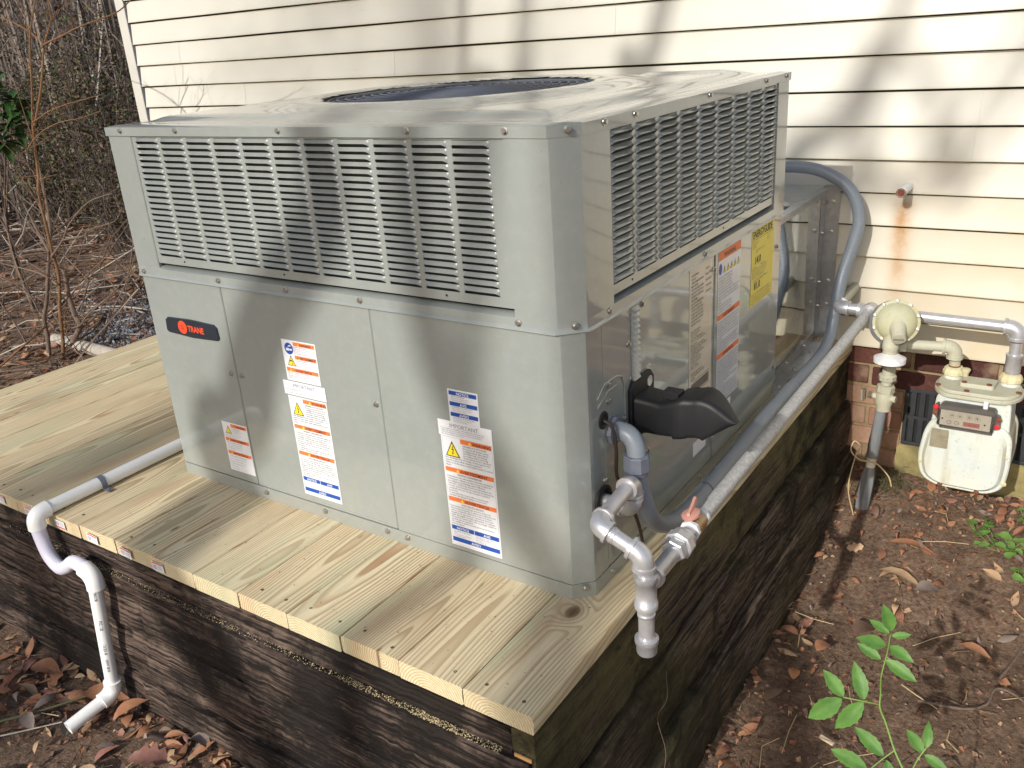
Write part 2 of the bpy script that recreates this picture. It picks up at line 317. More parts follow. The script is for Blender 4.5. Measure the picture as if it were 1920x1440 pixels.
# ------------------------------------------------------------------ mesh helpers
class MB:
    def __init__(s): s.v = []; s.f = []; s.mi = []
    def add(s, vs, fs, mi=0):
        o = len(s.v); s.v += [tuple(v) for v in vs]; s.f += [tuple(i+o for i in f) for f in fs]; s.mi += [mi]*len(fs); return s
    def box(s, x0, x1, y0, y1, z0, z1, mi=0, b=0.0):
        if b <= 0:
            v = [(x, y, z) for z in (z0, z1) for y in (y0, y1) for x in (x0, x1)]
            return s.add(v, [(0, 2, 3, 1), (4, 5, 7, 6), (0, 1, 5, 4), (2, 6, 7, 3), (0, 4, 6, 2), (1, 3, 7, 5)], mi)
        v = []; idx = {}
        X, Y, Z = (x0, x1), (y0, y1), (z0, z1)
        for i in (0, 1):
            for j in (0, 1):
                for k in (0, 1):
                    sx, sy, sz = (b if i == 0 else -b), (b if j == 0 else -b), (b if k == 0 else -b)
                    for a, p in enumerate(((X[i], Y[j]+sy, Z[k]+sz), (X[i]+sx, Y[j], Z[k]+sz), (X[i]+sx, Y[j]+sy, Z[k]))):
                        idx[i, j, k, a] = len(v); v.append(p)
        I = lambda i, j, k, a: idx[i, j, k, a]
        f = [(I(0,0,0,0), I(0,0,1,0), I(0,1,1,0), I(0,1,0,0)), (I(1,0,0,0), I(1,1,0,0), I(1,1,1,0), I(1,0,1,0)),
             (I(0,0,0,1), I(1,0,0,1), I(1,0,1,1), I(0,0,1,1)), (I(0,1,0,1), I(0,1,1,1), I(1,1,1,1), I(1,1,0,1)),
             (I(0,0,0,2), I(0,1,0,2), I(1,1,0,2), I(1,0,0,2)), (I(0,0,1,2), I(1,0,1,2), I(1,1,1,2), I(0,1,1,2))]
        for j in (0, 1):
            for k in (0, 1): f.append((I(0,j,k,1), I(1,j,k,1), I(1,j,k,2), I(0,j,k,2)))
        for i in (0, 1):
            for k in (0, 1): f.append((I(i,0,k,0), I(i,1,k,0), I(i,1,k,2), I(i,0,k,2)))
        for i in (0, 1):
            for j in (0, 1): f.append((I(i,j,0,0), I(i,j,1,0), I(i,j,1,1), I(i,j,0,1)))
        for i in (0, 1):
            for j in (0, 1):
                for k in (0, 1): f.append((I(i,j,k,0), I(i,j,k,1), I(i,j,k,2)))
        return s.add(v, f, mi)
    def prism(s, poly, M4, d, mi=0, b=0.0):
        """poly in local (u,v); extruded along +w by d; M4 maps (u,v,w) to world; b chamfers the front edge"""
        n = len(poly); vs = [M4 @ Vector((u, v, 0)) for u, v in poly]
        if b:
            cx = sum(p[0] for p in poly)/n; cy = sum(p[1] for p in poly)/n
            R = max(math.hypot(p[0]-cx, p[1]-cy) for p in poly)
            k = 1-b/R
            vs += [M4 @ Vector((u, v, d-b)) for u, v in poly]
            vs += [M4 @ Vector((cx+(u-cx)*k, cy+(v-cy)*k, d)) for u, v in poly]
            fs = [tuple(range(n-1, -1, -1)), tuple(range(2*n, 3*n))]
            for i in range(n):
                j = (i+1) % n; fs += [(i, j, n+j, n+i), (n+i, n+j, 2*n+j, 2*n+i)]
        else:
            vs += [M4 @ Vector((u, v, d)) for u, v in poly]
            fs = [tuple(range(n-1, -1, -1)), tuple(range(n, 2*n))]+[(i, (i+1) % n, n+(i+1) % n, n+i) for i in range(n)]
        return s.add(vs, fs, mi)
    def tube(s, pts, rad, seg=14, mi=0, cap=True, wob=0.0):
        P = [Vector(p) for p in pts]; n = len(P)
        R = [rad]*n if isinstance(rad, (int, float)) else list(rad)
        T = [(P[min(i+1, n-1)]-P[max(i-1, 0)]).normalized() for i in range(n)]
        for i in range(n):
            if T[i].length < .5: T[i] = T[i-1] if i else Vector((0, 0, 1))
        a = Vector((0, 0, 1)) if abs(T[0].z) < .9 else Vector((1, 0, 0))
        N = T[0].cross(a).normalized(); vs = []; fs = []
        for i in range(n):
            N = (N-T[i]*N.dot(T[i]));
            if N.length < 1e-6: N = T[i].orthogonal()
            N.normalize(); B = T[i].cross(N)
            for k in range(seg):
                t = 2*math.pi*k/seg; r = R[i]*(1+(random.uniform(-wob, wob) if wob else 0))
                vs.append(P[i]+N*(r*math.cos(t))+B*(r*math.sin(t)))
        for i in range(n-1):
            for k in range(seg):
                k2 = (k+1) % seg; fs.append((i*seg+k, i*seg+k2, (i+1)*seg+k2, (i+1)*seg+k))
        if cap: fs += [tuple(range(seg-1, -1, -1)), tuple((n-1)*seg+k for k in range(seg))]
        return s.add(vs, fs, mi)
    def lathe(s, c, ax, prof, seg=28, mi=0):
        """prof: list of (distance along axis, radius)"""
        c = Vector(c); ax = Vector(ax).normalized()
        return s.tube([c+ax*(d+i*1e-7) for i, (d, r) in enumerate(prof)], [max(r, 1e-5) for d, r in prof], seg, mi, True) if False else s._lathe(c, ax, prof, seg, mi)
    def _lathe(s, c, ax, prof, seg, mi):
        ax = ax.normalized()
        N = ax.orthogonal().normalized(); B = ax.cross(N); vs = []; fs = []
        for d, r in prof:
            for k in range(seg):
                t = 2*math.pi*k/seg; vs.append(c+ax*d+N*(r*math.cos(t))+B*(r*math.sin(t)))
        for i in range(len(prof)-1):
            for k in range(seg):
                k2 = (k+1) % seg; fs.append((i*seg+k, i*seg+k2, (i+1)*seg+k2, (i+1)*seg+k))
        fs += [tuple(range(seg-1, -1, -1)), tuple((len(prof)-1)*seg+k for k in range(seg))]
        return s.add(vs, fs, mi)
    def mesh(s, name, mats, smooth=None):
        me = bpy.data.meshes.new(name); me.from_pydata(s.v, [], s.f)
        for m in (mats if isinstance(mats, (list, tuple)) else [mats]): me.materials.append(m)
        if isinstance(mats, (list, tuple)) and len(mats) > 1: me.polygons.foreach_set('material_index', s.mi)
        if smooth is not None:
            me.polygons.foreach_set('use_smooth', [True]*len(s.f)); me.set_sharp_from_angle(angle=math.radians(smooth))
        me.validate(); me.update(); return me
    def build(s, name, mats, parent=None, smooth=None, origin=None, label=None):
        if origin:
            s.v = [(a-origin[0], b-origin[1], c-origin[2]) for a, b, c in s.v]
        o = bpy.data.objects.new(name, s.mesh(name, mats, smooth)); COL.objects.link(o)
        if label: o['label'] = label
        if parent: put(o, parent)
        if origin: o.location = Vector(origin)-(LOC.get(parent.name, Vector()) if parent else Vector())
        return o
LOC = {}
def put(o, parent):
    o.parent = parent; o.location = o.location-LOC.get(parent.name, Vector())
def empty(name, loc, label, cat, group=None):
    o = bpy.data.objects.new(name, None); COL.objects.link(o); o.location = loc; LOC[o.name] = Vector(loc)
    o.empty_display_size = .05; tag(o, label, cat, group); return o
def tag(o, label=None, cat=None, group=None, kind=None):
    if label: o['label'] = label
    if cat: o['category'] = cat
    if group: o['group'] = group
    if kind: o['kind'] = kind
    return o
def inst(me, name, parent, loc=(0, 0, 0), rot=None, label=None):
    o = bpy.data.objects.new(name, me); COL.objects.link(o); o.parent = parent
    o.location = Vector(loc)-(LOC.get(parent.name, Vector()) if parent else Vector())
    if rot: o.rotation_euler = rot
    if label: o['label'] = label
    return o
def bez(p0, p1, p2, n=8):
    p0, p1, p2 = map(Vector, (p0, p1, p2)); return [(p0*(1-t)**2+p1*2*t*(1-t)+p2*t*t) for t in [i/(n-1) for i in range(n)]]
def spline(pts, n=8):
    P = [Vector(p) for p in pts]; P = [P[0]*2-P[1]]+P+[P[-1]*2-P[-2]]; out = []
    for i in range(1, len(P)-2):
        for k in range(n):
            t = k/n; a, b, c, d = P[i-1], P[i], P[i+1], P[i+2]
            out.append(.5*((2*b)+(c-a)*t+(2*a-5*b+4*c-d)*t*t+(3*b-a-3*c+d)*t**3))
    out.append(P[-2]); return out
def elbow(mb, p, din, dout, r, mi=0, L=None, seg=18):
    """threaded pipe elbow: banded ends"""
    p, din, dout = Vector(p), Vector(din).normalized(), Vector(dout).normalized(); L = L or r*1.9
    a, c = p-din*L, p+dout*L; arc = bez(a+din*r*.55, p, c-dout*r*.55, 10)
    path = [a, a+din*.0005, a+din*r*.5, a+din*r*.54]+arc+[c-dout*r*.54, c-dout*r*.5, c-dout*.0005, c]
    rad = [r*1.25, r*1.5, r*1.5, r*1.3]+[r*1.3]*10+[r*1.3, r*1.5, r*1.5, r*1.25]
    mb.tube(path, rad, seg, mi)
def coupling(mb, c, ax, L, r, mi=0, seg=18):
    mb.lathe(Vector(c)-Vector(ax).normalized()*L/2, ax, [(0, r*1.1), (.0005, r*1.42), (L*.18, r*1.42), (L*.2, r*1.28), (L*.8, r*1.28), (L*.82, r*1.42), (L-.0005, r*1.42), (L, r*1.1)], seg, mi)
def hexnut(mb, c, ax, L, r, mi=0, n=6):
    mb.lathe(Vector(c)-Vector(ax).normalized()*L/2, ax, [(0, r*.9), (L*.08, r), (L*.92, r), (L, r*.9)], n, mi)
def smooth(a, b, x):
    t = min(1, max(0, (x-a)/(b-a))); return t*t*(3-2*t)
def ground_z(x, y):
    gr = -.605+.15*smooth(.95, 1.66, y); gl = -.50+.12*smooth(0, 1.2, y)
    t = smooth(-.9, .1, x); z = gl*(1-t)+gr*t
    d = math.hypot(x+1, y)
    if y > -2 and x < 0: z += .17*max(0, d-9.5)*smooth(9.5, 20, d) if d < 45 else .17*35.5
    return z

Yw, Yf, Xr, Xl = 1.6669, -.305, .0693, -2.3795
exec_order = []
# ------------------------------------------------------------------ ground
def nonuni(lo, hi, core_lo, core_hi, step, growth=1.16):
    a = list(np.arange(core_lo, core_hi+step/2, step)); s = step; x = a[-1]
    while x < hi: s *= growth; x += s; a.append(min(x, hi))
    s = step; x = a[0]; L = []
    while x > lo: s *= growth; x -= s; L.append(max(x, lo))
    return L[::-1]+a
def make_ground():
    xs = nonuni(-70, 60, -2.6, 1.5, .022); ys = nonuni(-60, 80, -.95, 1.72, .022)
    nx, ny = len(xs), len(ys); ph = RNG.random((7, 3))*6.28
    vs = []
    for y in ys:
        for x in xs:
            z = ground_z(x, y)
            z += .011*math.sin(3.1*x+ph[0, 0])*math.sin(2.7*y+ph[0, 1])+.006*math.sin(9*x+4*y)+.005*math.sin(13*y-6*x+1)
            z += random.uniform(-.004, .004)
            vs.append((x, y, z))
    fs = [(j*nx+i, j*nx+i+1, (j+1)*nx+i+1, (j+1)*nx+i) for j in range(ny-1) for i in range(nx-1)]
    me = bpy.data.meshes.new('ground'); me.from_pydata(vs, [], fs); me.materials.append(M['ground'])
    me.polygons.foreach_set('use_smooth', [True]*len(fs))
    o = bpy.data.objects.new('ground', me); COL.objects.link(o); tag(o, kind='structure')
make_ground()
def free(x, y):                                   # not under the platform or the house
    return not (-2.42 < x < .105 and -.33 < y < 1.75) and y < (1.64 if x > -3.6 else 99)

# leaf shapes
def leaf_shape(L, w, curl, cup, lobed=False, nu=7):
    """returns verts, faces of one curled leaf lying in xy, stem at origin"""
    vs = []; fs = []
    for i in range(nu):
        t = i/(nu-1); ww = w*math.sin(math.pi*min(1, t*1.02+.02))**.8*(1-.25*t)
        if lobed: ww = w*(math.sin(math.pi*t)**.6)*(1.0 if i % 2 else .55)
        if i in (0, nu-1): ww = .0005
        x = L*t; zc = curl*math.sin(math.pi*t*1.1)
        for s_ in (-1, 0, 1): vs.append((x, s_*ww, zc+(cup*abs(s_)*ww)+random.uniform(-.0012, .0012)*(1 if s_ else 0)))
    for i in range(nu-1):
        for k in (0, 1): a = i*3+k; fs.append((a, a+1, a+4, a+3))
    return vs, fs
def place(vs, loc, yaw, pitch, roll, sc=1):
    Mx = Matrix.Translation(loc) @ Matrix.Rotation(yaw, 4, 'Z') @ Matrix.Rotation(pitch, 4, 'Y') @ Matrix.Rotation(roll, 4, 'X') @ Matrix.Scale(sc, 4)
    return [Mx @ Vector(v) for v in vs]
def density(x, y):
    """how thick the leaf litter lies"""
    if y > .75 and x > .1: return 1.0*smooth(.95, 1.30, y)+.05
    if x > .09: return .06+.5*smooth(.8, 1.2, x)
    if y < -.3 and x < .1: return .55+.45*smooth(-.8, -1.6, x)
    return .9
def litter():
    near = MB(); cnt = 0
    def one(mb, x, y, sc=1.0):
        lob = random.random() < .12; L = (.016+.07*random.random()**1.5)*sc*(.72 if x > .1 and sc == 1.0 else 1.0)
        vs, fs = leaf_shape(L, L*random.uniform(.17, .30)*(1.25 if lob else 1), random.uniform(-.010, .013), random.uniform(-.5, .7), lob)
        z = ground_z(x, y)+random.uniform(.000, .016)
        mb.add(place(vs, (x, y, z), random.uniform(0, 6.28), random.gauss(0, .22), random.gauss(0, .30)), fs,
               random.choices(range(6), (30, 16, 20, 14, 10, 8))[0])
    while cnt < 3000:                              # front left, front corner, right side
        x = random.uniform(-2.9, 1.5); y = random.uniform(-1.3, 1.64)
        if not free(x, y) or random.random() > density(x, y)*.75: continue
        one(near, x, y); cnt += 1
    for _ in range(520):                           # drifts against the timbers and the house
        if random.random() < .45: x = random.uniform(-1.9, .05); y = -.33-abs(random.gauss(0, .05))
        elif random.random() < .35: x = .12+abs(random.gauss(0, .05)); y = random.uniform(-.1, 1.6)
        else: x = random.uniform(.12, 1.3); y = 1.62-abs(random.gauss(0, .11))
        one(near, x, y)
    tag(near.build('leaf_litter', LEAF, smooth=60), kind='stuff')
    far = MB(); cnt = 0
    while cnt < 7500:                              # woods floor beyond the platform
        r = 2.6+abs(random.gauss(0, 5.5)); a = random.uniform(math.radians(-78), math.radians(-38))
        x = .72+r*math.sin(a); y = -1.21+r*math.cos(a)
        if not free(x, y) or x > -2.4: continue
        one(far, x, y, 1.0+r*.05); cnt += 1
    tag(far.build('woodland_leaf_litter', LEAF, smooth=60), kind='stuff')
    ch = MB()                                      # bark chips and crumbs
    for _ in range(16000):
        if random.random() < .85: x = random.uniform(-1.9, 1.25); y = random.uniform(-.9, 1.64)
        else: x = random.uniform(-4.5, -2.4); y = random.uniform(0, 2.6)
        if not free(x, y): continue
        L = random.uniform(.003, .013)*(1.8 if random.random() < .06 else 1); w = L*random.uniform(.2, .6)
        vs, fs = [(0, -w, 0), (L, -w*.6, .001), (L, w*.7, 0), (0, w, .0012)], [(0, 1, 2, 3)]
        ch.add(place(vs, (x, y, ground_z(x, y)+random.uniform(.004, .014)), random.uniform(0, 6.28), random.gauss(0, .35), random.gauss(0, .35)), fs,
               random.choices(range(6), (18, 10, 20, 42, 6, 4))[0])
    tag(ch.build('bark_crumbs', LEAF), kind='stuff')
    tw = MB()                                      # twigs and pine needles
    for _ in range(900):
        if random.random() < .5: x = random.uniform(-1.9, 1.25); y = random.uniform(-.9, 1.64)
        else: x = random.uniform(-5.5, -2.4); y = random.uniform(-.2, 3.5)
        if not free(x, y): continue
        a = random.uniform(0, 6.28); L = random.uniform(.04, .16); k = random.gauss(0, .5)
        pts = [(x+math.cos(a+k*t)*L*t, y+math.sin(a+k*t)*L*t, ground_z(x, y)+.012+random.uniform(-.003, .007)) for t in (0, .5, 1)]
        tw.tube(pts, random.uniform(.0006, .0016), 4, random.choice((0, 0, 1)), False)
    tag(tw.build('fallen_twigs', [M['twig'], M['wire']]), kind='stuff')
litter()

# ------------------------------------------------------------------ timber platform
def rough_beam(mb, axis, a0, a1, c0, c1, zf, mi=0, n=24, jit=.002, r=.006, wav=.002):
    """beam along 'x' or 'y'; c0..c1 across; zf(a)->(z0,z1)"""
    vs = []; fs = []; p = [random.uniform(0, 6.28) for _ in range(8)]
    for i in range(n):
        a = a0+(a1-a0)*i/(n-1); z0, z1 = zf(a)
        ring = [(c0, z0+r), (c0+r*.4, z0+r*.4), (c0+r, z0), (c1-r, z0), (c1-r*.4, z0+r*.4), (c1, z0+r), (c1, (z0+z1)/2), (c1, z1-r), (c1-r*.4, z1-r*.4), (c1-r, z1), (c0+r, z1), (c0+r*.4, z1-r*.4), (c0, z1-r), (c0, (z0+z1)/2)]
        for k, (c, z) in enumerate(ring):
            dc = wav*math.sin(a*5+p[k % 8])+random.uniform(-jit, jit); dz = wav*math.sin(a*7+p[(k+3) % 8])*.7+random.uniform(-jit, jit)*.7
            vs.append((a, c+dc, z+dz) if axis == 'x' else (c+dc, a, z+dz))
    m = 14
    for i in range(n-1):
        for k in range(m):
            k2 = (k+1) % m; q = (i*m+k, i*m+k2, (i+1)*m+k2, (i+1)*m+k); fs.append(q if axis == 'y' else q[::-1])
    e0, e1 = tuple(range(m)), tuple((n-1)*m+k for k in range(m))
    fs += [e0, e1[::-1]] if axis == 'x' else [e0[::-1], e1]
    mb.add(vs, fs, mi)
P = empty('wooden_platform', (-1.15, .68, -.5), 'long timber platform of new pale pine boards on old dark beams under the cabinet', 'platform')
rp = [(.02, -.045), (-.01, -.06), (.035, -.03), (-.03, -.07), (.01, -.05), (.05, -.06), (-.045, -.03), (.0, -.09)]
for i in range(17):
    x1 = Xr-i*.1435; x0 = x1-.1412; mb = MB(); dy = random.uniform(-.003, .003) if i > 1 else 0
    dz = random.uniform(-.0012, .0008)
    n = 20 if i < 11 else 6
    rough_beam(mb, 'y', Yf+dy, Yw-.006, x0, x1, lambda a: (-.038, dz), 0, n, .0003, .0028, .0006)
    ox, oz = rp[i % 8]; o = mb.build('deck_board', M['deckk'] if i == 0 else M['deck'], P, 40, origin=((x0+x1)/2+ox if i else -.001, 0.0, oz))
# lumber tags stapled on the board ends
for i, (xc, up) in enumerate(((-.913, 1), (-1.033, 1), (-1.165, 1), (-1.302, -1), (-1.443, 1), (-1.585, 1))):
    t = MB(); w, h = .021, .0115; y = Yf-.0045; A = random.uniform(-.06, .06)
    def Q(u0, u1, v0, v1, mi, dy=0):
        t.add([(xc+u*math.cos(A)-v*math.sin(A)*1, y-dy, -.019+v*math.cos(A)+u*math.sin(A)) for u, v in ((u0, v0), (u1, v0), (u1, v1), (u0, v1))], [(0, 1, 2, 3)], mi)
    Q(-w, w, -h, h, 0); Q(-w*.9, w*.9, up*h*.55, up*h*.85, 1, .0003)
    for r_ in range(3): Q(-w*.85, -w*.2, up*(-h*.6+r_*h*.33), up*(-h*.45+r_*h*.33), 2, .0003)
    Q(-w*.05, w*.7, min(up*-h*.65, up*h*.3), max(up*-h*.65, up*h*.3), 3, .0003)
    t.build('lumber_tag', [M['white'], M['red'], M['grey_ink'], M['plast']], P, label='white lumber tag stapled upside down' if up < 0 else None)
m = MB()                                           # crumbs and chips lying on the boards
for _ in range(420):
    x = random.uniform(-1.7, .06); y = random.uniform(-.30, -.01) if x > -1.2 else random.uniform(-.3, 1.0); s_ = random.uniform(.0008, .0030); a = random.uniform(0, 6.28)
    m.add([(x+s_*math.cos(a+k), y+s_*math.sin(a+k)*.6, .0016+random.uniform(0, .0012)) for k in (0, 2.1, 4.2)], [(0, 1, 2)], random.choice((0, 0, 1, 2)))
tag(m.build('deck_crumbs', [LEAF[3], M['chip'], M['twig']], P), kind='stuff')
# old beams
F0 = Yf+.003
for zz, dy, x1 in (((-.101, -.0405), .0, .020), ((-.245, -.1035), -.012, .058), ((-.395, -.2475), -.009, .050), ((-.62, -.3975), -.016, .056)):
    mb = MB(); rough_beam(mb, 'x', Xl, x1, F0+dy, F0+dy+.09, lambda a: zz, 0, 110, .0026, .008, .004); mb.build('old_timber', M['tim_x'], P, 45)
mb = MB(); rough_beam(mb, 'y', F0+.001, Yw-.01, .022, .064, lambda a: (-.208 if a > .8 else -.208-.032*(1-(a+.3)/1.1)+.0, -.0405), 0, 70, .0022, .007, .003)
mb.build('old_timber', M['tim_y'], P, 45)
for z0a, z1a, z0b, z1b, c1 in ((-.415, -.250, -.368, -.214, .083), (-.68, -.424, -.64, -.3775, .108)):
    mb = MB(); rough_beam(mb, 'y', F0-.004, Yw-.012, .0, c1, lambda a: (z0a+(z0b-z0a)*(a-F0)/2, z1a+(z1b-z1a)*(a-F0)/2), 0, 80, .0026, .012, .004); mb.build('old_timber', M['tim_z'], P, 45)
for (a, b_) in (((Xl+.001, Xl+.05), 0),): 
    mb = MB(); rough_beam(mb, 'y', F0+.1, Yw-.02, Xl+.001, Xl+.05, lambda a: (-.6, -.0405), 0, 20, .002, .006, .003); mb.build('old_timber', M['tim_y'], P, 45)
mb = MB(); mb.box(.026, .060, F0-.0035, F0-.001, -.101, -.094); mb.build('fresh_saw_cut', M['cut'], P)
mb = MB()                                          # sawdust on the ledge of the second beam
for _ in range(9000):
    x = random.uniform(-1.0, .0) if random.random() < .8 else random.uniform(-1.6, -.9)
    if random.random() > .12+.9*max(0, math.sin(x*5.5+2.2))*(.6+.4*math.sin(x*31)): continue
    y = F0-.012+random.uniform(.0, .013); s_ = random.uniform(.0006, .0018); z = -.1025+random.uniform(0, .004)+max(0, (y-F0+.006))*.3
    a = random.uniform(0, 6.28)
    mb.add([(x+s_*math.cos(a+k), y+s_*math.sin(a+k)*.8, z+random.uniform(-.001, .001)) for k in (0, 2.1, 4.2)], [(0, 1, 2)])
tag(mb.build('sawdust', M['sawdust'], P), kind='stuff')
# screws sunk in the boards
sc_me = MB().lathe((0, 0, .0002), (0, 0, 1), [(0, .0036), (.0004, .0034), (.0005, .0014), (.0001, .0010)], 8).mesh('deck_screw', M['nailh'])
for i in range(12):
    for fx in (.03, .11):
        inst(sc_me, 'deck_screw', P, (Xr-i*.1435-fx+random.uniform(-.006, .006), Yf+.028+random.uniform(-.006, .008), 0))

# ------------------------------------------------------------------ house
H = empty('house', (-.2, Yw+.05, -.5), 'cream vinyl sided house wall above a maroon brick foundation', 'house')
E_ = .0996; Z1 = 1.0855
mb = MB(); mb.box(-3.52, 3.4, Yw+.006, Yw+4.2, -.012, 2.75); mb.build('sheathing', M['lap_shade'], H)  # its dark colour stands for the shadow under each siding lap
def side_board(x0, x1, z, dy, b=0):
    m = MB(); prof = [(-.0012, E_-.0055), (-.0125, .010), (-.0155, .004), (-.0158, .0008), (-.0152, 0), (-.002, .0), (.003, .003), (.003, E_-.0055)]  # boards stop short so the dark sheathing forms the shadow line
    n = 9; vs = []; fs = []
    for i in range(n):
        x = x0+(x1-x0)*i/(n-1); wv = .0019*math.sin(x*3.3+z*9)+.0010*math.sin(x*8+z*31)
        wz = .0012*math.sin(x*2.1+z*17)+.0005*math.sin(x*7+z*5)
        for y, dz in prof: vs.append((x, Yw+y*1.0+dy+wv*(dz/E_), z+dz+wz))
    m_ = len(prof)
    for i in range(n-1):
        for k in range(m_): k2 = (k+1) % m_; fs.append((i*m_+k, (i+1)*m_+k, (i+1)*m_+k2, i*m_+k2))
    fs += [tuple(range(m_)), tuple((n-1)*m_+k for k in range(m_-1, -1, -1))]
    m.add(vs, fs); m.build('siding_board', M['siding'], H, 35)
joints = {1: [-.777], 2: [-1.776], 0: [-.777, 1.6], 4: [.363, 2.2], 5: [.358], 3: [-2.7, 1.5], 6: [-1.2, 2.0], 7: [1.1], 8: [-1.6], 9: [1.4], 10: [-.9], 11: [1.9]}
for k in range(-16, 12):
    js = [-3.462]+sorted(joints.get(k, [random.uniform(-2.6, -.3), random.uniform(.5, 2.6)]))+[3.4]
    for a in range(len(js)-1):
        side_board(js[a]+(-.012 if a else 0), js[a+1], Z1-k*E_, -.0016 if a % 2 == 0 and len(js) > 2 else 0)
mb = MB(); mb.box(-3.535, -3.468, Yw-.020, Yw+.002, -.02, 2.75, 0, .002); mb.box(-3.535, -3.518, Yw+.0025, Yw+.07, -.02, 2.75); mb.build('corner_trim', M['trim'], H)
mb = MB(); mb.box(-3.466, -3.4635, Yw-.019, Yw-.001, -.012, 2.75); mb.build('trim_channel', M['condfit'], H)
mb = MB(); mb.box(-3.9, 3.8, Yw-.22, Yw+4.6, 2.76, 2.9); mb.build('eave', M['roof'], H)
# foundation
mb = MB(); mb.box(-3.5, 3.4, Yw+.012, Yw+.3, -1.0, -.013); mb.build('mortar_bed', M['mortar'], H)
BL, BH = .250, .0725
VX0, VX1, VZ0, VZ1 = .245, .655, -.340, -.140
bcache = {}
def brick(x0, x1, z, tan):  # tan picks the brick coloured as if sunlit
    key = (round(x1-x0, 3), tan)
    if key not in bcache: bcache[key] = MB().box(0, x1-x0, 0, .03, 0, BH-.011, 0, .003).mesh('brick', M['brick_sunlit'] if tan else M['brickd'])
    inst(bcache[key], 'brick', H, (x0, Yw+.003+random.uniform(-.002, .003), z+random.uniform(-.001, .001)), (0, random.uniform(-.006, .006), 0))
for r in range(8):
    z = -.008-(r+1)*BH+.006
    for c in range(-2, 10):
        x = .0115+c*BL-(BL/2 if r % 2 else 0); x1 = x+BL-.012
        if x < -.4 or x > 2.3: continue
        if z < VZ1-.02 and z+BH > VZ0-.30:
            if x1 > VX0-.006 and x < VX1+.006:
                if x < VX0-.04: brick(x, VX0-.006, z, z < -.19)
                if x1 > VX1+.04: brick(VX1+.006, x1, z, False)
                continue
        brick(x, x1, z, z < -.19 and x < .26)
mb = MB()
vs = []; fs = []
for i in range(60):
    for j in range(12):
        x = VX0-.01+i*(2.2/59); z = -.345-j*.30/11
        vs.append((x, Yw+.006-.014*min(1, j/3)+random.uniform(-.004, .004)-.004*math.sin(x*31+j), z))
fs = [(i*12+j, i*12+j+1, (i+1)*12+j+1, (i+1)*12+j) for i in range(59) for j in range(11)]
mb.add(vs, fs); mb.build('cement_ledge', M['moss'], H, 50)
# foundation vent
mb = MB(); y0, y1 = Yw-.002, Yw+.011
mb.box(VX0, VX1, y0, y1, VZ1-.012, VZ1, 0, .002); mb.box(VX0, VX1, y0, y1, VZ0, VZ0+.012, 0, .002)
mb.box(VX0, VX0+.012, y0, y1, VZ0+.0125, VZ1-.0125, 0, .002); mb.box(VX1-.012, VX1, y0, y1, VZ0+.0125, VZ1-.0125, 0, .002)
mb.box(VX0+.0125, VX1-.0125, y0+.002, y1, -.246, -.234, 0, .001)
vf = mb.build('foundation_vent', M['vent'], H)
mb = MB(); mb.box(VX0+.003, VX1-.003, Yw+.0115, Yw+.0118, VZ0+.003, VZ1-.003); mb.build('vent_screen', M['dark'], H)
sl = MB().box(0, .018, 0, .008, 0, .082, 0, .0015).mesh('vent_slat', M['vent'])
for i in range(14):
    for z in (-.327, -.233):
        o = bpy.data.objects.new('vent_slat', sl); COL.objects.link(o); o.parent = vf; o.location = (VX0+.017+i*.0272, y0+.001, z) if False else Vector((VX0+.017+i*.0272, y0+.001, z))

# ------------------------------------------------------------------ packaged unit
UW, UD, UH, UM, CH = 1.21, 1.0718, .8873, .5408, .0345
U = empty('packaged_air_conditioner', (-UW/2, UD/2, 0), 'big grey-green packaged air conditioner with louvered upper half and warning labels', 'air conditioner')
mb = MB(); mb.box(-UW+.02, -.038, .034, UD-.02, .004, UH-.028); mb.build('inner_cabinet', M['dark'], U)
# lower panels
def panel(x0, x1, z0, z1, t=.010, y=0.0):
    m = MB(); m.box(x0, x1, y, y+t, z0, z1, 0, .0022); return m
G = .0012
for x0, x1 in ((-UW, -.9233), (-.9233, -.4705)):
    panel(x0+(G if x0 > -1.2 else 0), x1-G, .0325, UM-.001).build('access_panel', M['paint'], U)
m = MB()                                            # corner panel: front face, chamfer and a strip of the side in one sheet
def wrap(m, pts, z0, z1, t=.009):
    n = len(pts); inn = []
    for i in range(n):
        a = Vector(pts[max(i-1, 0)]); b = Vector(pts[min(i+1, n-1)]); d = (b-a).normalized(); nrm = Vector((-d.y, d.x)); inn.append((pts[i][0]+nrm.x*t, pts[i][1]+nrm.y*t))
    vs = [(x, y, z) for z in (z0, z1) for (x, y) in list(pts)+inn]; k = 2*n; fs = []
    for i in range(n-1):
        fs += [(i, i+1, k+i+1, k+i), (n+i+1, n+i, k+n+i, k+n+i+1), (k+i, k+i+1, k+n+i+1, k+n+i), (i+1, i, n+i, n+i+1)]
    fs += [(0, k, k+n, n), (n-1, 2*n-1, k+2*n-1, k+n-1)]
    m.add(vs, fs)
def chamf(o=0.0, xl=-.4705+G, yr=.086):
    c = CH; q = o*.414; r = .006
    return [(xl, -o), (-c-r-q, -o), (-c-q+r*.3, -o+r*.15), (-c-q+r*.75, -o+r*.55), (o-r*.55, c+q-r*.75), (o-r*.15, c+q-r*.3), (o, c+q+r), (o, yr)]
wrap(m, chamf(), .0325, UM-.001); m.build('corner_panel', M['paint'], U)
m = MB(); wrap(m, [(-UW-.0, .0), ]+chamf(.0015, -UW+.0001, .3)[1:], 0.0, .0315, .012); wrap(m, [(.0015, .3002), (.0015, UD)], 0.0, .0315, .012); m.build('base_rail', M['paint'], U)
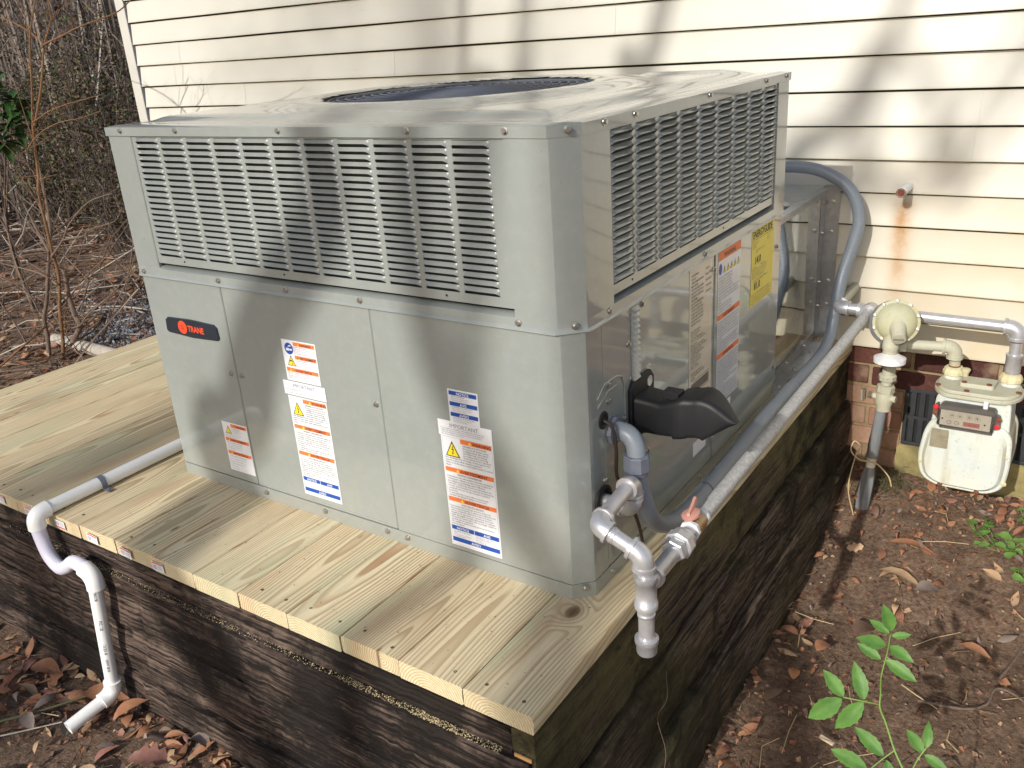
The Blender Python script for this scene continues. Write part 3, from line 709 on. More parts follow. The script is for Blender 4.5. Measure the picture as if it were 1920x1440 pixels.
for x0, x1 in ((-.895, -.76), (-.705, -.50), (-.43, -.33)):   # shallow pressed lines above the base rail
    m = MB(); m.box(x0, x1, -.0006, .002, .0395, .0410, 0, .0004); m.build('pressed_line', M['paint'], U)
m = MB(); m.box(-UW, -UW+.01, .0105, UD, .0, UM, 0, .002); m.box(-UW, -.03, UD-.01, UD-.0002, .0, UM, 0, .002); m.build('rear_shell', M['paint'], U)
# lower side panels (x = 0 plane)
def spanel(y0, y1, z0, z1, t=.009, x=0.0):
    m = MB(); m.box(x-t, x, y0, y1, z0, z1, 0, .0018); return m
spanel(.0872, .6115, .0325, UM-.001).build('gas_section_panel', M['paint'], U)
spanel(.6135, UD-.028, .0325, UM-.001, x=.0025).build('control_panel', M['paint'], U)
spanel(UD-.0275, UD, .0325, UM-.001).build('rear_post', M['paint'], U)
m = MB(); m.tube([(.0008, .062, .400), (.0012, .09, .421), (.0012, .135, .420), (.0012, .158, .412), (.0012, .168, .392), (.0008, .170, .24)], .0016, 8)
m.tube([(.0008, .062, .383), (.0012, .10, .402), (.0012, .135, .403)], .0016, 8); m.build('pressed_rib', M['paint'], U, 60)
# small vertical strip of scoop louvers
def scoop_mesh(w, h, d, name):
    us = [0, .0015, .0035, .007, w-.007, w-.0035, w-.0015, w]; fac = [0, .4, .8, 1, 1, .8, .4, 0]
    prof = [(0, 0), (.14, .22), (.32, .62), (.50, 1.0)]
    vs = []; fs = []
    for u, f in zip(us, fac):
        for v, dd in prof: vs.append((u, -v*h-(1-f)*(v*h*.88), d*dd*f))
        vs.append((u, -.50*h-(1-f)*(.50*h*.88)+.0005, d*f-.0014*f))
    n = 5
    for i in range(len(us)-1):
        for k in range(n-1): fs.append((i*n+k, i*n+k+1, (i+1)*n+k+1, (i+1)*n+k))
    m = MB(); m.add(vs, fs); return m
def orient(me, axis):
    """local (u,v,d) -> front: x,z,-y ; side: y,z,+x"""
    Mx = Matrix(((1, 0, 0, 0), (0, 0, -1, 0), (0, 1, 0, 0), (0, 0, 0, 1))) if axis == 'front' else Matrix(((0, 0, 1, 0), (1, 0, 0, 0), (0, 1, 0, 0), (0, 0, 0, 1)))
    me.transform(Mx); me.update(); return me
m = MB(); m.box(.0, .0008, .200, .2315, .3835, .532, 0, .0003); m.build('slot_shade_sheet', M['dark'], U)  # dark sheet on the panel stands for shade in the louver slots
sm = orient(scoop_mesh(.034, .0155, .0075, '').mesh('small_louver', M['paint'], 50), 'side')
for i in range(13): inst(sm, 'small_louver', U, (.0010, .1985, .532-i*.01135))
# belt with drip lip
def belt_pts(o, yr): return [(-UW, -o)]+chamf(o, -UW+.0003, yr)[1:]
m = MB()
prof = [(-.018, .5665), (-.006, .566), (.004, .561), (.0045, .545), (.0085, .5415), (.0088, .5395), (.0, .5395)]
rings = []
for o, z in prof: rings.append([(x, y, z) for x, y in belt_pts(o, UD)])
nn = len(rings[0]); vs = [v for r in rings for v in r]; fs = []
for i in range(len(prof)-1):
    for k in range(nn-1): fs.append((i*nn+k, (i+1)*nn+k, (i+1)*nn+k+1, i*nn+k+1))
m.add(vs, fs); m.build('drip_rail', M['paint'], U, 30)
m = MB(); m.box(-UW-.008, -UW-.0005, 0, UD, .5395, .548); m.build('drip_rail', M['paint'], U)
# upper posts
m = MB(); m.box(-UW-.003, -1.1295, -.003, .008, .5485, .8665, 0, .002); m.box(-UW-.003, -UW+.006, .0085, UD, .5485, .8665, 0, .002); m.build('upper_post', M['paint'], U)
m = MB(); wrap(m, chamf(.004, -.1195, .1305), .5465, .8665, .011); m.build('upper_corner_post', M['paint'], U, 30)
m = MB(); m.box(-.009, .004, .9935, UD+.002, .5465, .8665, 0, .002); m.box(-UW, -.01, UD-.008, UD+.002, .5465, .8665, 0, .001); m.build('upper_rear_post', M['paint'], U)
# front louver panel
def stiles(axis, cols, lo, hi, z0, z1, w):
    m = MB(); t = .0016
    def bx(a, b, c, d):
        if axis == 'front': m.box(a, b, -.0006, -.0006+t, c, d)
        else: m.box(.0006-t, .0006, a, b, c, d)
    bx(lo, cols[0], z0, z1); bx(cols[-1]+w, hi, z0, z1)
    for a, b in zip(cols[:-1], cols[1:]): bx(a+w, b, z0+.018, z1-.005)
    bx(cols[0], cols[-1]+w, z0, z0+.018); bx(cols[0], cols[-1]+w, z1-.005, z1); return m
LP = .01330
colsF = [-1.1135+i*.0886 for i in range(11)]; wF = .0772
pf = stiles('front', colsF, -1.1285, -.1205, .5755, .8665, wF).build('louver_panel', M['paint'], U)
colsS = [.1370+i*.0955 for i in range(9)]; wS = .0810
ps = stiles('side', colsS, .1315, .9925, .5755, .8665, wS).build('louver_panel', M['paint'], U)
lf = orient(scoop_mesh(wF, LP, .0068, '').mesh('louver', M['paint'], 50), 'front')
ls = orient(scoop_mesh(wS, LP, .0078, '').mesh('louver', M['paint'], 50), 'side')
def kid(me, name, par, loc, off=(0, 0, 0)):
    o = bpy.data.objects.new(name, me); COL.objects.link(o); o.parent = par; o.location = loc; return o
for c in colsF:
    for r in range(20): kid(lf, 'louver', pf, (c, -.0004, .8605-r*LP))
for c in colsS[:4]:
    for r in range(20): kid(ls, 'louver', ps, (.0004, c, .8605-r*LP))
m = MB()
for c in colsS[4:]:
    for r in range(20):
        m.add([(v[2]+.0004, c+v[0], .8605-r*LP+v[1]) for v in scoop_mesh(wS, LP, .0078, '').v], scoop_mesh(wS, LP, .0078, '').f)
tag_o = MB(); tag_o.v, tag_o.f, tag_o.mi = m.v, m.f, m.mi
o = bpy.data.objects.new('louver_rows', tag_o.mesh('louver_rows', M['paint'], 50)); COL.objects.link(o); o.parent = ps; tag(o, kind='stuff')
m = MB(); m.box(-UW+.03, -.05, .016, .0185, .57, .862); m.box(-.0185, -.016, .05, UD-.03, .57, .862); m.build('condenser_coil', M['coil'], U)
# lid
def lid():
    m = MB(); xs = [-UW-.006]+list(np.linspace(-UW+.0, .0, 90))+[.006]; ys = [-.006]+list(np.linspace(0, UD, 80))+[UD+.008]
    nx = len(xs); vs = []; cx, cy, R0 = -.62, .545, .345
    for y in ys:
        for x in xs:
            ax, ay = min(x+UW, -x), min(y, UD-y); e = min(ax, ay); z = UH-.004+.0040*smooth(-.006, .006, e)
            z += .011*smooth(.055, .10, e)
            d = math.hypot(x-cx, y-cy); z += .010*smooth(.46, .375, d)-.004*smooth(R0, R0-.03, d)
            z += .006*math.exp(-((y-.93)/.035)**2)*smooth(-.34, -.30, x)*smooth(-.08, -.12, x)
            xx, yy = x, y
            c = CH+.004
            if -x+y < c: # chamfer corner
                s_ = (c-(-x+y))/2; xx -= s_; yy += s_
            vs.append((xx, yy, z))
    fs = []
    for j in range(len(ys)-1):
        for i in range(nx-1):
            q = (j*nx+i, j*nx+i+1, (j+1)*nx+i+1, (j+1)*nx+i)
            c_ = Vector((sum(vs[k][0] for k in q)/4, sum(vs[k][1] for k in q)/4))
            if (c_-Vector((cx, cy))).length > .322: fs.append(q)
    m.add(vs, fs)
    # skirt
    o = .0062; pts = [(-UW-o, UD+.008), (-UW-o, -o)]+chamf(o, -UW, UD+.008)[1:]
    n = len(pts); vs2 = []
    for z in (UH-.0035, UH-.022): vs2 += [(x, y, z) for x, y in pts]
    vs2 += [(x*.996-.0018, y*.996+.0018, UH-.022) for x, y in pts]
    f2 = [(i, i+n, i+n+1, i+1) for i in range(n-1)]+[(i+n, i+2*n, i+2*n+1, i+n+1) for i in range(n-1)]
    m.add(vs2, f2)
    return m.build('lid', M['paint'], U, 35)
L = lid(); cz = UH+.0105
m = MB(); 
m._lathe(Vector((-.62, .545, cz-.06)), Vector((0, 0, 1)), [(.0, .322), (.055, .322), (.062, .330), (.064, .336), (.061, .336), (.05, .326)], 64, 0)
m.build('fan_shroud', M['fan'], U, 50)
m = MB(); m._lathe(Vector((-.62, .545, cz-.075)), Vector((0, 0, 1)), [(0, .319), (.002, .319)], 48, 0); m.build('fan_well', M['dark'], U)
fg = MB()
for i in range(13):
    r = .305-i*.0205; z = cz+.003+.010*(1-(r/.305)**2); pts = [(-.62+r*math.cos(t), .545+r*math.sin(t), z) for t in np.linspace(0, 2*math.pi, 61)]
    fg.tube(pts, .0018, 5, 0, False)
for k in range(16):
    t = k*math.pi/8; fg.tube([(-.62+r*math.cos(t), .545+r*math.sin(t), cz+.0012+.010*(1-(r/.305)**2)) for r in (.328, .30, .2, .1, .06)], .0015, 5, 0, False)
fg.build('fan_guard', M['fan'], U, 60)
m = MB(); m._lathe(Vector((-.62, .545, cz-.05)), Vector((0, 0, 1)), [(0, .07), (.035, .07), (.04, .05)], 24, 0)
for k in range(3):
    t = k*2.094+.4; m.add([(-.62+math.cos(t+a)*r, .545+math.sin(t+a)*r, cz-.045+h) for r, a, h in ((.05, -.3, 0), (.27, -.25, 0), (.28, .25, .03), (.05, .5, .03))], [(0, 1, 2, 3)])
m.build('fan_motor', M['dark'], U)
# screws
scm = MB(); scm._lathe(Vector((0, 0, 0)), Vector((0, -1, 0)), [(0, .0068), (.0010, .0066), (.0014, .0046)], 14, 0); scm._lathe(Vector((0, 0, 0)), Vector((0, -1, 0)), [(.0008, .0045), (.0045, .0045), (.0050, .0040)], 6, 0)
scm = scm.mesh('screw', M['zinc'])
F = [(-1.157, .877), (-.96, .877), (-.643, .877), (-.319, .877), (-.113, .877), (-.942, .325), (-.905, .325), (-.486, .328), (-.895, .020), (-.695, .020), (-.503, .020), (-.445, .020), (-1.19, .5505), (-.916, .553), (-.699, .553), (-.488, .553), (-.113, .5525)]
for x, z in F: inst(scm, 'screw', U, (x, {.877: -.0064, .325: -.0003, .328: -.0003, .020: -.0018}.get(z, -.0048), z))
for x, y, z in ((-.013, .018, .877), (-.013, .018, .554), (-.014, .017, .024)):
    o_ = .009 if z > .8 else (.0055 if z > .1 else .003); inst(scm, 'screw', U, (x+o_*.707, y-o_*.707, z), (0, 0, math.pi/4))
for y, z in ((.109, .877), (.221, .877), (.558, .877), (.899, .877), (1.045, .877), (.114, .553), (.549, .552), (.25, .526), (.19, .465), (.262, .379), (.20, .392), (.606, .503), (1.035, .456), (.266, .209), (.166, .322), (.106, .413), (.104, .382), (.084, .228), (.098, .018), (1.052, .114), (.804, .018), (.54, .018), (.606, .09)):
    inst(scm, 'screw', U, ({.877: .0064}.get(z, .0048 if z in (.553, .552) else (.003 if y in (1.035, .606) else (.0018 if z == .018 else .0003))), y, z), (0, 0, math.pi/2))
# holes under the louvers
hm = MB(); hm._lathe(Vector((0, 0, 0)), Vector((0, -1, 0)), [(0, .0026), (.0002, .0026)], 8, 0); hm = hm.mesh('screw_hole', M['dark'])
for x in (-1.03, -.70, -.27): inst(hm, 'screw_hole', U, (x, -.0009, .585))
for y in (.21, .66): inst(hm, 'screw_hole', U, (.0009, y, .585), (0, 0, math.pi/2))
# badge
m = MB(); bw, bh = .193, .040
poly = [(0, .006), (.006, .001), (bw/2, -.003), (bw-.006, .001), (bw, .006), (bw-.002, bh-.008), (bw-.012, bh-.001), (bw/2, bh+.002), (.012, bh-.001), (.002, bh-.008)]
MF = lambda x, z, y=-.0004: Matrix(((1, 0, 0, x), (0, 0, -1, y), (0, 1, 0, z), (0, 0, 0, 1)))
MS = lambda y, z, x=.0006: Matrix(((0, 0, 1, x), (1, 0, 0, y), (0, 1, 0, z), (0, 0, 0, 1)))
m.prism(poly, MF(-1.151, .402), .005, 0, .002); badge = m.build('brand_badge', M['badge'], U, label='dark oval brand badge with red lettering')

# ---- printed matter
def text_geo(body, size, bold=0.0, align='LEFT', res=2, sx=1.0):
    c = bpy.data.curves.new('t', 'FONT'); c.body = body; c.size = size; c.align_x = align; c.resolution_u = res; c.offset = bold*size; c.space_line = .82
    o = bpy.data.objects.new('t', c); COL.objects.link(o)
    me = bpy.data.meshes.new_from_object(o.evaluated_get(bpy.context.evaluated_depsgraph_get()))
    vs = [(v.co.x*sx, v.co.y) for v in me.vertices]; fs = [tuple(p.vertices) for p in me.polygons]
    bpy.data.objects.remove(o); bpy.data.curves.remove(c); bpy.data.meshes.remove(me); return vs, fs
class Label:
    """a sheet of paper with printing; (u right, v up) in metres from its lower left corner"""
    def __init__(s, Mx, w, h, mat, name='warning_label', label=None, par=None, shear=0):
        s.M = Mx; s.w, s.h = w, h; s.par = par or U
        m = MB(); m.prism([(0, 0), (w, 0), (w, h), (0, h)], Mx, .0003)
        s.o = m.build(name, mat, s.par, label=label)
        s.p = {}
    def layer(s, key): return s.p.setdefault(key, MB())
    def poly(s, key, pts, lv=1):
        if key[0] in ('orange_band', 'blue_band', 'warning_triangle', 'triangle_fill', 'band_triangle', 'dial_ring', 'dial_hand', 'test_dial', 'test_dial_face', 'face_screw', 'yellow_mark', 'border_line', 'disc_star'): s.n = getattr(s, 'n', 0)+1; key = key+(s.n,)
        Z_ = .0003+.00022*lv; s.layer(key).add([s.M @ Vector((u, v, Z_)) for u, v in pts], [tuple(range(len(pts)))])
    def rect(s, key, u0, u1, v0, v1, lv=1): s.poly(key, [(u0, v0), (u1, v0), (u1, v1), (u0, v1)], lv)
    def text(s, key, body, u, v, size, bold=0, align='LEFT', lv=2, sx=1.0):
        vs, fs = text_geo(body, size, bold, align, 2, sx); Z_ = .0003+.00022*lv
        s.layer(key).add([s.M @ Vector((u+a, v+b, Z_)) for a, b in vs], fs)
    def para(s, key, lines, u, v, size, lead, width=None, lv=2):
        for i, t in enumerate(lines): s.text(key, t, u, v-i*lead, size, 0, 'LEFT', lv, .92)
    def done(s):
        for k, m in s.p.items():
            nm, mt = k[:2]
            o = bpy.data.objects.new(nm, m.mesh(nm, M[mt])); COL.objects.link(o); o.parent = s.o
            if nm in ('lettering', 'fine_print', 'white_lettering'): o['kind'] = 'stuff'
        return s.o
def tri(L, u, v, s_, lv=1, glyph='bolt'):
    L.poly(('warning_triangle', 'ink'), [(u, v), (u+s_, v), (u+s_/2, v+s_*.95)], lv)
    k = .1; L.poly(('triangle_fill', 'tri'), [(u+s_*k, v+s_*.06), (u+s_*(1-k), v+s_*.06), (u+s_/2, v+s_*(.95-.13))], lv+1)
    if glyph == 'bolt':
        c = [(.52, .66), (.44, .40), (.53, .42), (.49, .22), (.44, .26), (.50, .12), (.58, .25), (.54, .24), (.60, .50), (.51, .47), (.57, .66)]
        L.poly(('warning_triangle', 'ink'), [(u+a*s_, v+b*s_) for a, b in c], lv+2)
    elif glyph == 'hand':
        L.poly(('warning_triangle', 'ink'), [(u+a*s_, v+b*s_) for a, b in ((.25, .45), (.5, .55), (.7, .38), (.68, .33), (.5, .42), (.3, .38))], lv+2)
        L.poly(('warning_triangle', 'ink'), [(u+a*s_, v+b*s_) for a, b in ((.55, .12), (.68, .12), (.64, .28), (.58, .28))], lv+2)
def minitri(L, u, v, s_, lv=2):
    L.poly(('band_triangle', 'tri'), [(u, v), (u+s_, v), (u+s_/2, v+s_*.9)], lv)
INK = ('lettering', 'ink'); GI = ('fine_print', 'grey_ink'); OR = ('orange_band', 'orange'); BL_ = ('blue_band', 'blue'); WT = ('white_lettering', 'white')
def para_fill(L, key, u0, u1, vtop, vbot, size, lines):
    n = len(lines); lead = (vtop-vbot)/max(1, n)
    for i, t in enumerate(lines):
        vs, fs = text_geo(t, size, .004, 'LEFT', 1, 1.0)
        if not vs: continue
        wmax = max(a for a, b in vs); k = min(1.0, (u1-u0)/wmax) if wmax > 0 else 1
        Z_ = .0003+.00022*2; v = vtop-(i+.8)*lead
        L.layer(key).add([L.M @ Vector((u0+a*k, v+b, Z_)) for a, b in vs], fs)
EN = ['HAZARDOUS VOLTAGE!', 'Disconnect all electric power', 'including remote disconnects', 'and follow lock out and tag', 'procedures before servicing.', 'Insure that all motor capacitors']
EN2 = ['have discharged stored voltage. Control panel cover', 'must be in place when system is operated.', 'Failure to do the above could result in death or serious', 'injury.']
FR = ['Debranchez toute alimentation electrique incluant les', 'sectionneurs a distance et suivre les procedures de', 'verrouillage et d\'etiquetage avant d\'effectuer', 'l\'entretien. Verifier que tous les condensateurs des', 'moteurs sont decharges. Le couvercle du panneau de', 'commande doit etre en place lorsque le systeme', 'fonctionne.', 'Un manquement a la procedure ci-dessus peut', 'entrainer des blessures graves, voire la mort.']
ES = ['Desconecte toda la energia electrica, incluso las', 'desconexiones remotas, y siga los procedimientos de', 'cierre y etiquetado antes de proceder al servicio.', 'Asegurese de que todos los capacitores del motor', 'hayan descargado el voltaje almacenado. La cubierta', 'del panel de control debe estar en su lugar cuando el', 'sistema este en operacion.', 'No realizar lo anterior puede provocar la muerte o', 'lesiones graves.']
def big_label(x0, z0, w, h, name):
    L = Label(MF(x0, z0), w, h, M['white'], 'warning_label', name); s = w/.125
    e = .0028*s
    for a, b, c, d in ((e, w-e, h-e-.0004, h-e), (e, w-e, e, e+.0004), (e, e+.0004, e, h-e), (w-e-.0004, w-e, e, h-e)): L.rect(('border_line', 'grey_ink'), a, b, c, d)
    a0, a1 = .004*s, w-.004*s; th = h/.254
    tri(L, .008*s, h-.046*th, .036*s)
    L.rect(OR, .047*s, a1, h-.0135*th, h-.0035*th); L.text(INK, 'WARNING', .076*s, h-.0120*th, .0092*th, .02); minitri(L, .066*s, h-.0120*th, .008*s)
    para_fill(L, INK, .052*s, a1-.001, h-.0150*th, h-.046*th, .0052*th, EN); para_fill(L, INK, a0+.002, a1-.001, h-.046*th, h-.068*th, .0052*th, EN2)
    L.rect(OR, a0, a1, h-.081*th, h-.071*th); L.text(INK, 'AVERTISSEMENT', .040*s, h-.0795*th, .0092*th, .02); minitri(L, .030*s, h-.0795*th, .008*s)
    L.text(INK, 'TENSION DANGEREUSE!', .062*s, h-.0870*th, .0056*th, .004, 'CENTER')
    para_fill(L, INK, a0+.002, a1-.001, h-.0885*th, h-.137*th, .0052*th, FR)
    L.rect(OR, a0, a1, h-.149*th, h-.139*th); L.text(INK, 'ADVERTENCIA', .044*s, h-.1475*th, .0092*th, .02); minitri(L, .034*s, h-.1475*th, .008*s)
    L.text(INK, '\u00a1VOLTAJE PELIGROSO!', .062*s, h-.1555*th, .0056*th, .004, 'CENTER')
    para_fill(L, INK, a0+.002, a1-.001, h-.157*th, h-.204*th, .0052*th, ES)
    L.rect(BL_, a0, a0+.056*s, h-.2165*th, h-.2065*th); L.rect(BL_, a0+.0575*s, a1, h-.2165*th, h-.2065*th)
    L.text(WT, 'NOTICE', a0+.028*s, h-.2148*th, .0085*th, .02, 'CENTER'); L.text(WT, 'AVIS', a0+.088*s, h-.2148*th, .0085*th, .02, 'CENTER')
    para_fill(L, GI, a0+.003, a0+.052*s, h-.218*th, h-.233*th, .0035*th, ['USE COPPER CONDUCTORS', 'ONLY!', 'Unit terminals are not designed', 'to accept other types'])
    para_fill(L, GI, a0+.06*s, a1-.002, h-.218*th, h-.233*th, .0035*th, ['UTILISER DES CONDUCTEURS', 'EN CUIVRE SEULEMENT', 'Les bornes ne sont pas concues', 'pour d\'autres types'])
    L.rect(BL_, a0, a1, h-.2445*th, h-.2345*th); L.text(WT, 'AVISO', w/2, h-.2428*th, .0085*th, .02, 'CENTER')
    L.done()
big_label(-.3205, .0425, .126, .2535, 'long white warning label with lightning triangle on the right-hand front panel')
big_label(-.7545, .0525, .1195, .2505, 'long white warning label with lightning triangle on the middle front panel')
def small_warn(x0, z0, w, h, circle, name):
    L = Label(MF(x0, z0), w, h, M['white'], 'warning_label', name)
    if circle:
        cx_, cy_, r = .021, h-.020, .0135; L.poly(('blue_pictogram', 'blue'), [(cx_+r*math.cos(t), cy_+r*math.sin(t)) for t in np.linspace(0, 6.28, 25)[:-1]])
        L.rect(WT, cx_-.009, cx_+.001, cy_-.005, cy_+.001, 2); L.rect(WT, cx_+.002, cx_+.010, cy_-.004, cy_, 2); L.poly(WT, [(cx_-.004, cy_+.004), (cx_+.009, cy_+.006), (cx_+.004, cy_+.009)], 2)
        tri(L, .010, h-.060, .026, 1, 'hand'); bx = .036; rows = ((h-.012, h-.003, bx), (h-.043, h-.034, bx), (h-.074, h-.065, .004))
    else:
        tri(L, .010, h-.030, .022, 1, ''); rows = ((h-.012, h-.003, .032), (h-.052, h-.043, .004), (h-.088, h-.079, .004)); bx = .034
    for i, (a, b, u) in enumerate(rows):
        L.rect(OR, u, w-.003, a, b); L.text(INK, ('WARNING', 'AVERTISSEMENT', 'ADVERTENCIA')[i], (u+w)/2+.002, a+.0013, .0078, .02, 'CENTER'); minitri(L, u+.010 if i else u+.014, a+.0012, .006)
    if circle:
        para_fill(L, GI, bx, w-.004, h-.013, h-.031, .0034, ['READ BEFORE SERVICING!', 'Cabinet panels have sharp edges', 'and corners that can injure.', 'Wear gloves and eye protection', 'when handling this equipment.'])
        para_fill(L, GI, bx, w-.004, h-.044, h-.063, .0034, ['PIECES EN MOUVEMENT!', 'Couper l\'alimentation avant', 'd\'ouvrir ou de reparer cet', 'appareil. Porter des gants', 'de protection.'])
        para_fill(L, GI, .006, w-.004, h-.075, .004, .0034, ['PARTES EN MOVIMIENTO Y ELECTRICIDAD', 'Desconecte la energia antes de abrir o dar servicio.', 'Use guantes y proteccion para los ojos siempre.', 'No seguir estas instrucciones puede causar', 'lesiones graves.'])
    else:
        para_fill(L, GI, bx, w-.004, h-.013, h-.028, .0034, ['HOT SURFACE AND', 'ROTATING PARTS!', 'Disconnect power before', 'servicing this unit.'])
        para_fill(L, GI, .006, w-.004, h-.029, h-.042, .0034, ['Failure to follow this warning could result in', 'personal injury. Keep all panels in place.', 'See the installation instructions.'])
        para_fill(L, GI, .006, w-.004, h-.053, h-.078, .0034, ['SURFACE CHAUDE ET PIECES MOBILES', 'Couper le courant avant tout entretien.', 'Ne pas respecter cet avertissement peut', 'causer des blessures. Garder tous les', 'panneaux en place.'])
        para_fill(L, GI, .006, w-.004, h-.089, .004, .0034, ['SUPERFICIE CALIENTE Y PARTES MOVILES', 'Desconecte la energia antes de dar servicio.', 'No seguir esta advertencia puede causar', 'lesiones personales. Mantenga todos los', 'paneles en su lugar.', 'Consulte el manual.'])
    L.done()
small_warn(-.7465, .3420, .104, .0955, True, 'small white label with a blue round pictogram high on the middle front panel')
small_warn(-1.0175, .0555, .0915, .1335, False, 'small white label with three orange bands on the left front panel')
def important(x0, z0, w, h, lines, name):
    L = Label(MF(x0, z0, -.0012), w, h, M['white'], 'paper_notice', name)
    L.text(GI, 'IMPORTANT', w*.49, h-.0135, .0125, -.004, 'CENTER')
    para_fill(L, GI, .006, w-.005, h-.0145, .002, .0036, lines); L.done()
important(-.3240, .2950, .130, .0335, ['It is the installer\'s responsibility to read and follow all of the instructions', 'supplied with this product. Failure to do so may void the warranty and', 'could result in damage to the equipment or serious personal injury.', 'Leave these instructions with the unit.'], 'white IMPORTANT notice above the long label on the right-hand front panel')
important(-.7620, .3065, .1300, .0330, ['THIS COMPARTMENT MUST BE', 'CLOSED EXCEPT WHEN SERVICING'], 'white IMPORTANT notice on the middle front panel')
L = Label(MF(-.2925, .3255), .072, .0720, M['white'], 'notice_label', 'square white label with three blue bands reading NOTICE, AVIS and AVISO')
for i, (t, ln) in enumerate((('NOTICE', ['INSTRUCTIONS INSIDE', 'See the notes on the back of this', 'panel before starting the unit']), ('AVIS', ['EMPLACEMENT DES INSTRUCTIONS', 'Voir les notes au dos de ce panneau', 'avant de demarrer l\'appareil']), ('AVISO', ['UBICACION DE LAS INSTRUCCIONES', 'Vea las notas al dorso de este panel', 'antes de arrancar la unidad']))):
    v = .072-.0035-i*.0225; L.rect(BL_, .003, .069, v-.0085, v); L.text(WT, t, .036, v-.0073, .0082, .02, 'CENTER'); para_fill(L, GI, .008, .066, v-.009, v-.0205, .0031, ln)
L.done()
# badge print
L = Label(MF(-1.1508, .4022, -.0056), .0001, .0001, M['badge'], 'badge_face', None)
c_ = [(.066+.0165*math.cos(t), .020+.0165*math.sin(t)) for t in np.linspace(0, 6.28, 33)[:-1]]
L.poly(('red_disc', 'red'), c_, 0)
for t in (0, .785, 1.571, 2.356):
    L.poly(('disc_star', 'badge'), [(.066+.003*math.cos(t)-.0009*math.sin(t), .020+.003*math.sin(t)+.0009*math.cos(t)), (.066+.0095*math.cos(t), .020+.0095*math.sin(t)), (.066+.003*math.cos(t)+.0009*math.sin(t), .020+.003*math.sin(t)-.0009*math.cos(t))], 1)
    L.poly(('disc_star', 'badge'), [(.066-.003*math.cos(t)-.0009*math.sin(t), .020-.003*math.sin(t)+.0009*math.cos(t)), (.066-.0095*math.cos(t), .020-.0095*math.sin(t)), (.066-.003*math.cos(t)+.0009*math.sin(t), .020-.003*math.sin(t)-.0009*math.cos(t))], 1)
L.text(('brand_lettering', 'red'), 'TRANE', .086, .0125, .0205, .035, 'LEFT', 0, .90); L.done()
# right-hand side labels
L = Label(MS(.474, .190, .0004), .1255, .3495, M['cream'], 'rating_plate', 'tall cream rating plate on the side')
def lines_block(L, key, u0, u1, v1, v0, n, size, seed):
    rr = random.Random(seed)
    for i in range(n):
        v = v1-(i+.8)*(v1-v0)/n; wds = ' '.join(rr.choice(['VOLTS', 'PH', 'HZ', '208/230', 'R-410A', 'FUSE', 'MAX', 'MIN', 'MCA', 'BTU/HR', 'PSIG', 'LBS', 'MOTOR', 'FLA', 'RLA', 'LRA', 'INPUT', 'OUTPUT', 'GAS', 'IN.W.C.', '60', '1', '14', '40.2']) for _ in range(rr.randint(2, 6)))
        vs, fs = text_geo(wds, size, .012, 'LEFT', 1)
        wm = max(a for a, b in vs); k = min(1, (u1-u0)/wm); L.layer(key).add([L.M @ Vector((u0+a*k, v+b, .0003+.00044)) for a, b in vs], fs)
lines_block(L, INK, .010, .075, .332, .215, 15, .0065, 1); lines_block(L, INK, .088, .120, .335, .27, 5, .0065, 2)
lines_block(L, INK, .008, .112, .205, .115, 15, .0055, 3); lines_block(L, INK, .010, .11, .108, .088, 3, .006, 5)
L.rect(INK, .02, .115, .084, .0850); L.rect(INK, .012, .115, .040, .0412); L.rect(INK, .012, .115, .054, .0552)
for i in range(46): u = .012+i*.0022; L.rect(INK, u, u+(.0013 if (i*7) % 3 else .0007), .058, .080)
L.text(INK, 'US', .085, .016, .018, .02); L.text(INK, 'C', .02, .016, .018, .02); L.done()
L = Label(MS(.628, .1605, .0029), .142, .3795, M['plast'], 'warning_label', 'tall white label with orange bands on the side')
w, h = .142, .3795
L.rect(OR, 0.001, w-.001, h-.026, h-.002)
L.poly(('blue_pictogram', 'blue'), [(.014+.010*math.cos(t), h-.046+.013*math.sin(t)) for t in np.linspace(0, 6.28, 17)[:-1]])
for i in range(5): tri(L, .030+i*.022, h-.058, .018, 1, 'bolt')
for a, b, t in ((h-.166, h-.153, 'AVERTISSEMENT'), (h-.262, h-.249, 'ADVERTENCIA')): L.rect(OR, .001, w-.001, a, b); L.text(INK, t, w/2, a+.002, .010, .02, 'CENTER')
L.text(INK, 'WARNING', w/2, h-.022, .015, .02, 'CENTER')
def bars(L, u0, u1, v1, v0, n, src):
    para_fill(L, GI, u0, u1, v1, v0, (v1-v0)/n*.95, [(src*4)[i] for i in range(n)])
bars(L, .005, w-.005, h-.062, h-.150, 12, EN[1:]+EN2); bars(L, .005, w-.005, h-.169, h-.246, 11, FR); bars(L, .005, w-.005, h-.265, .004, 14, ES); L.done()
L = Label(MS(.640, .108, .0029), .084, .046, M['white'], 'notice_label', 'small white label with yellow marks low on the side')
tri(L, .055, .026, .018, 1, ''); 
for i in range(6): L.rect(('yellow_mark', 'tri'), .006+i*.008, .012+i*.008, .006+(i % 3)*.006, .012+(i % 3)*.006)
bars(L, .004, .08, .045, .028, 3, EN); L.done()
L = Label(MS(.500, .085, .0004), .075, .035, M['white'], 'notice_label', 'small white label below the exhaust hood'); L.done()
L = Label(MS(.845, .343, .0029), .162, .198, M['yellow'], 'energy_guide', 'bright yellow energy label on the side')
w, h = .162, .198
L.text(INK, 'ENERGYGUIDE', .006, h-.026, .0255, .02, 'LEFT', 2, .83)
L.rect(INK, .004, w-.004, h-.031, h-.030); bars(L, .006, .06, h-.034, h-.052, 4, ['Central Air Conditioner', 'Cooling and Heating', 'Single Package', 'Capacity 60000'])
bars(L, .11, w-.004, h-.034, h-.048, 3, ['Model 14', 'Efficiency', 'Rating'])
L.text(INK, '14.0', .022, h-.092, .026, .02); L.text(INK, '81.0', .022, h-.158, .026, .02)
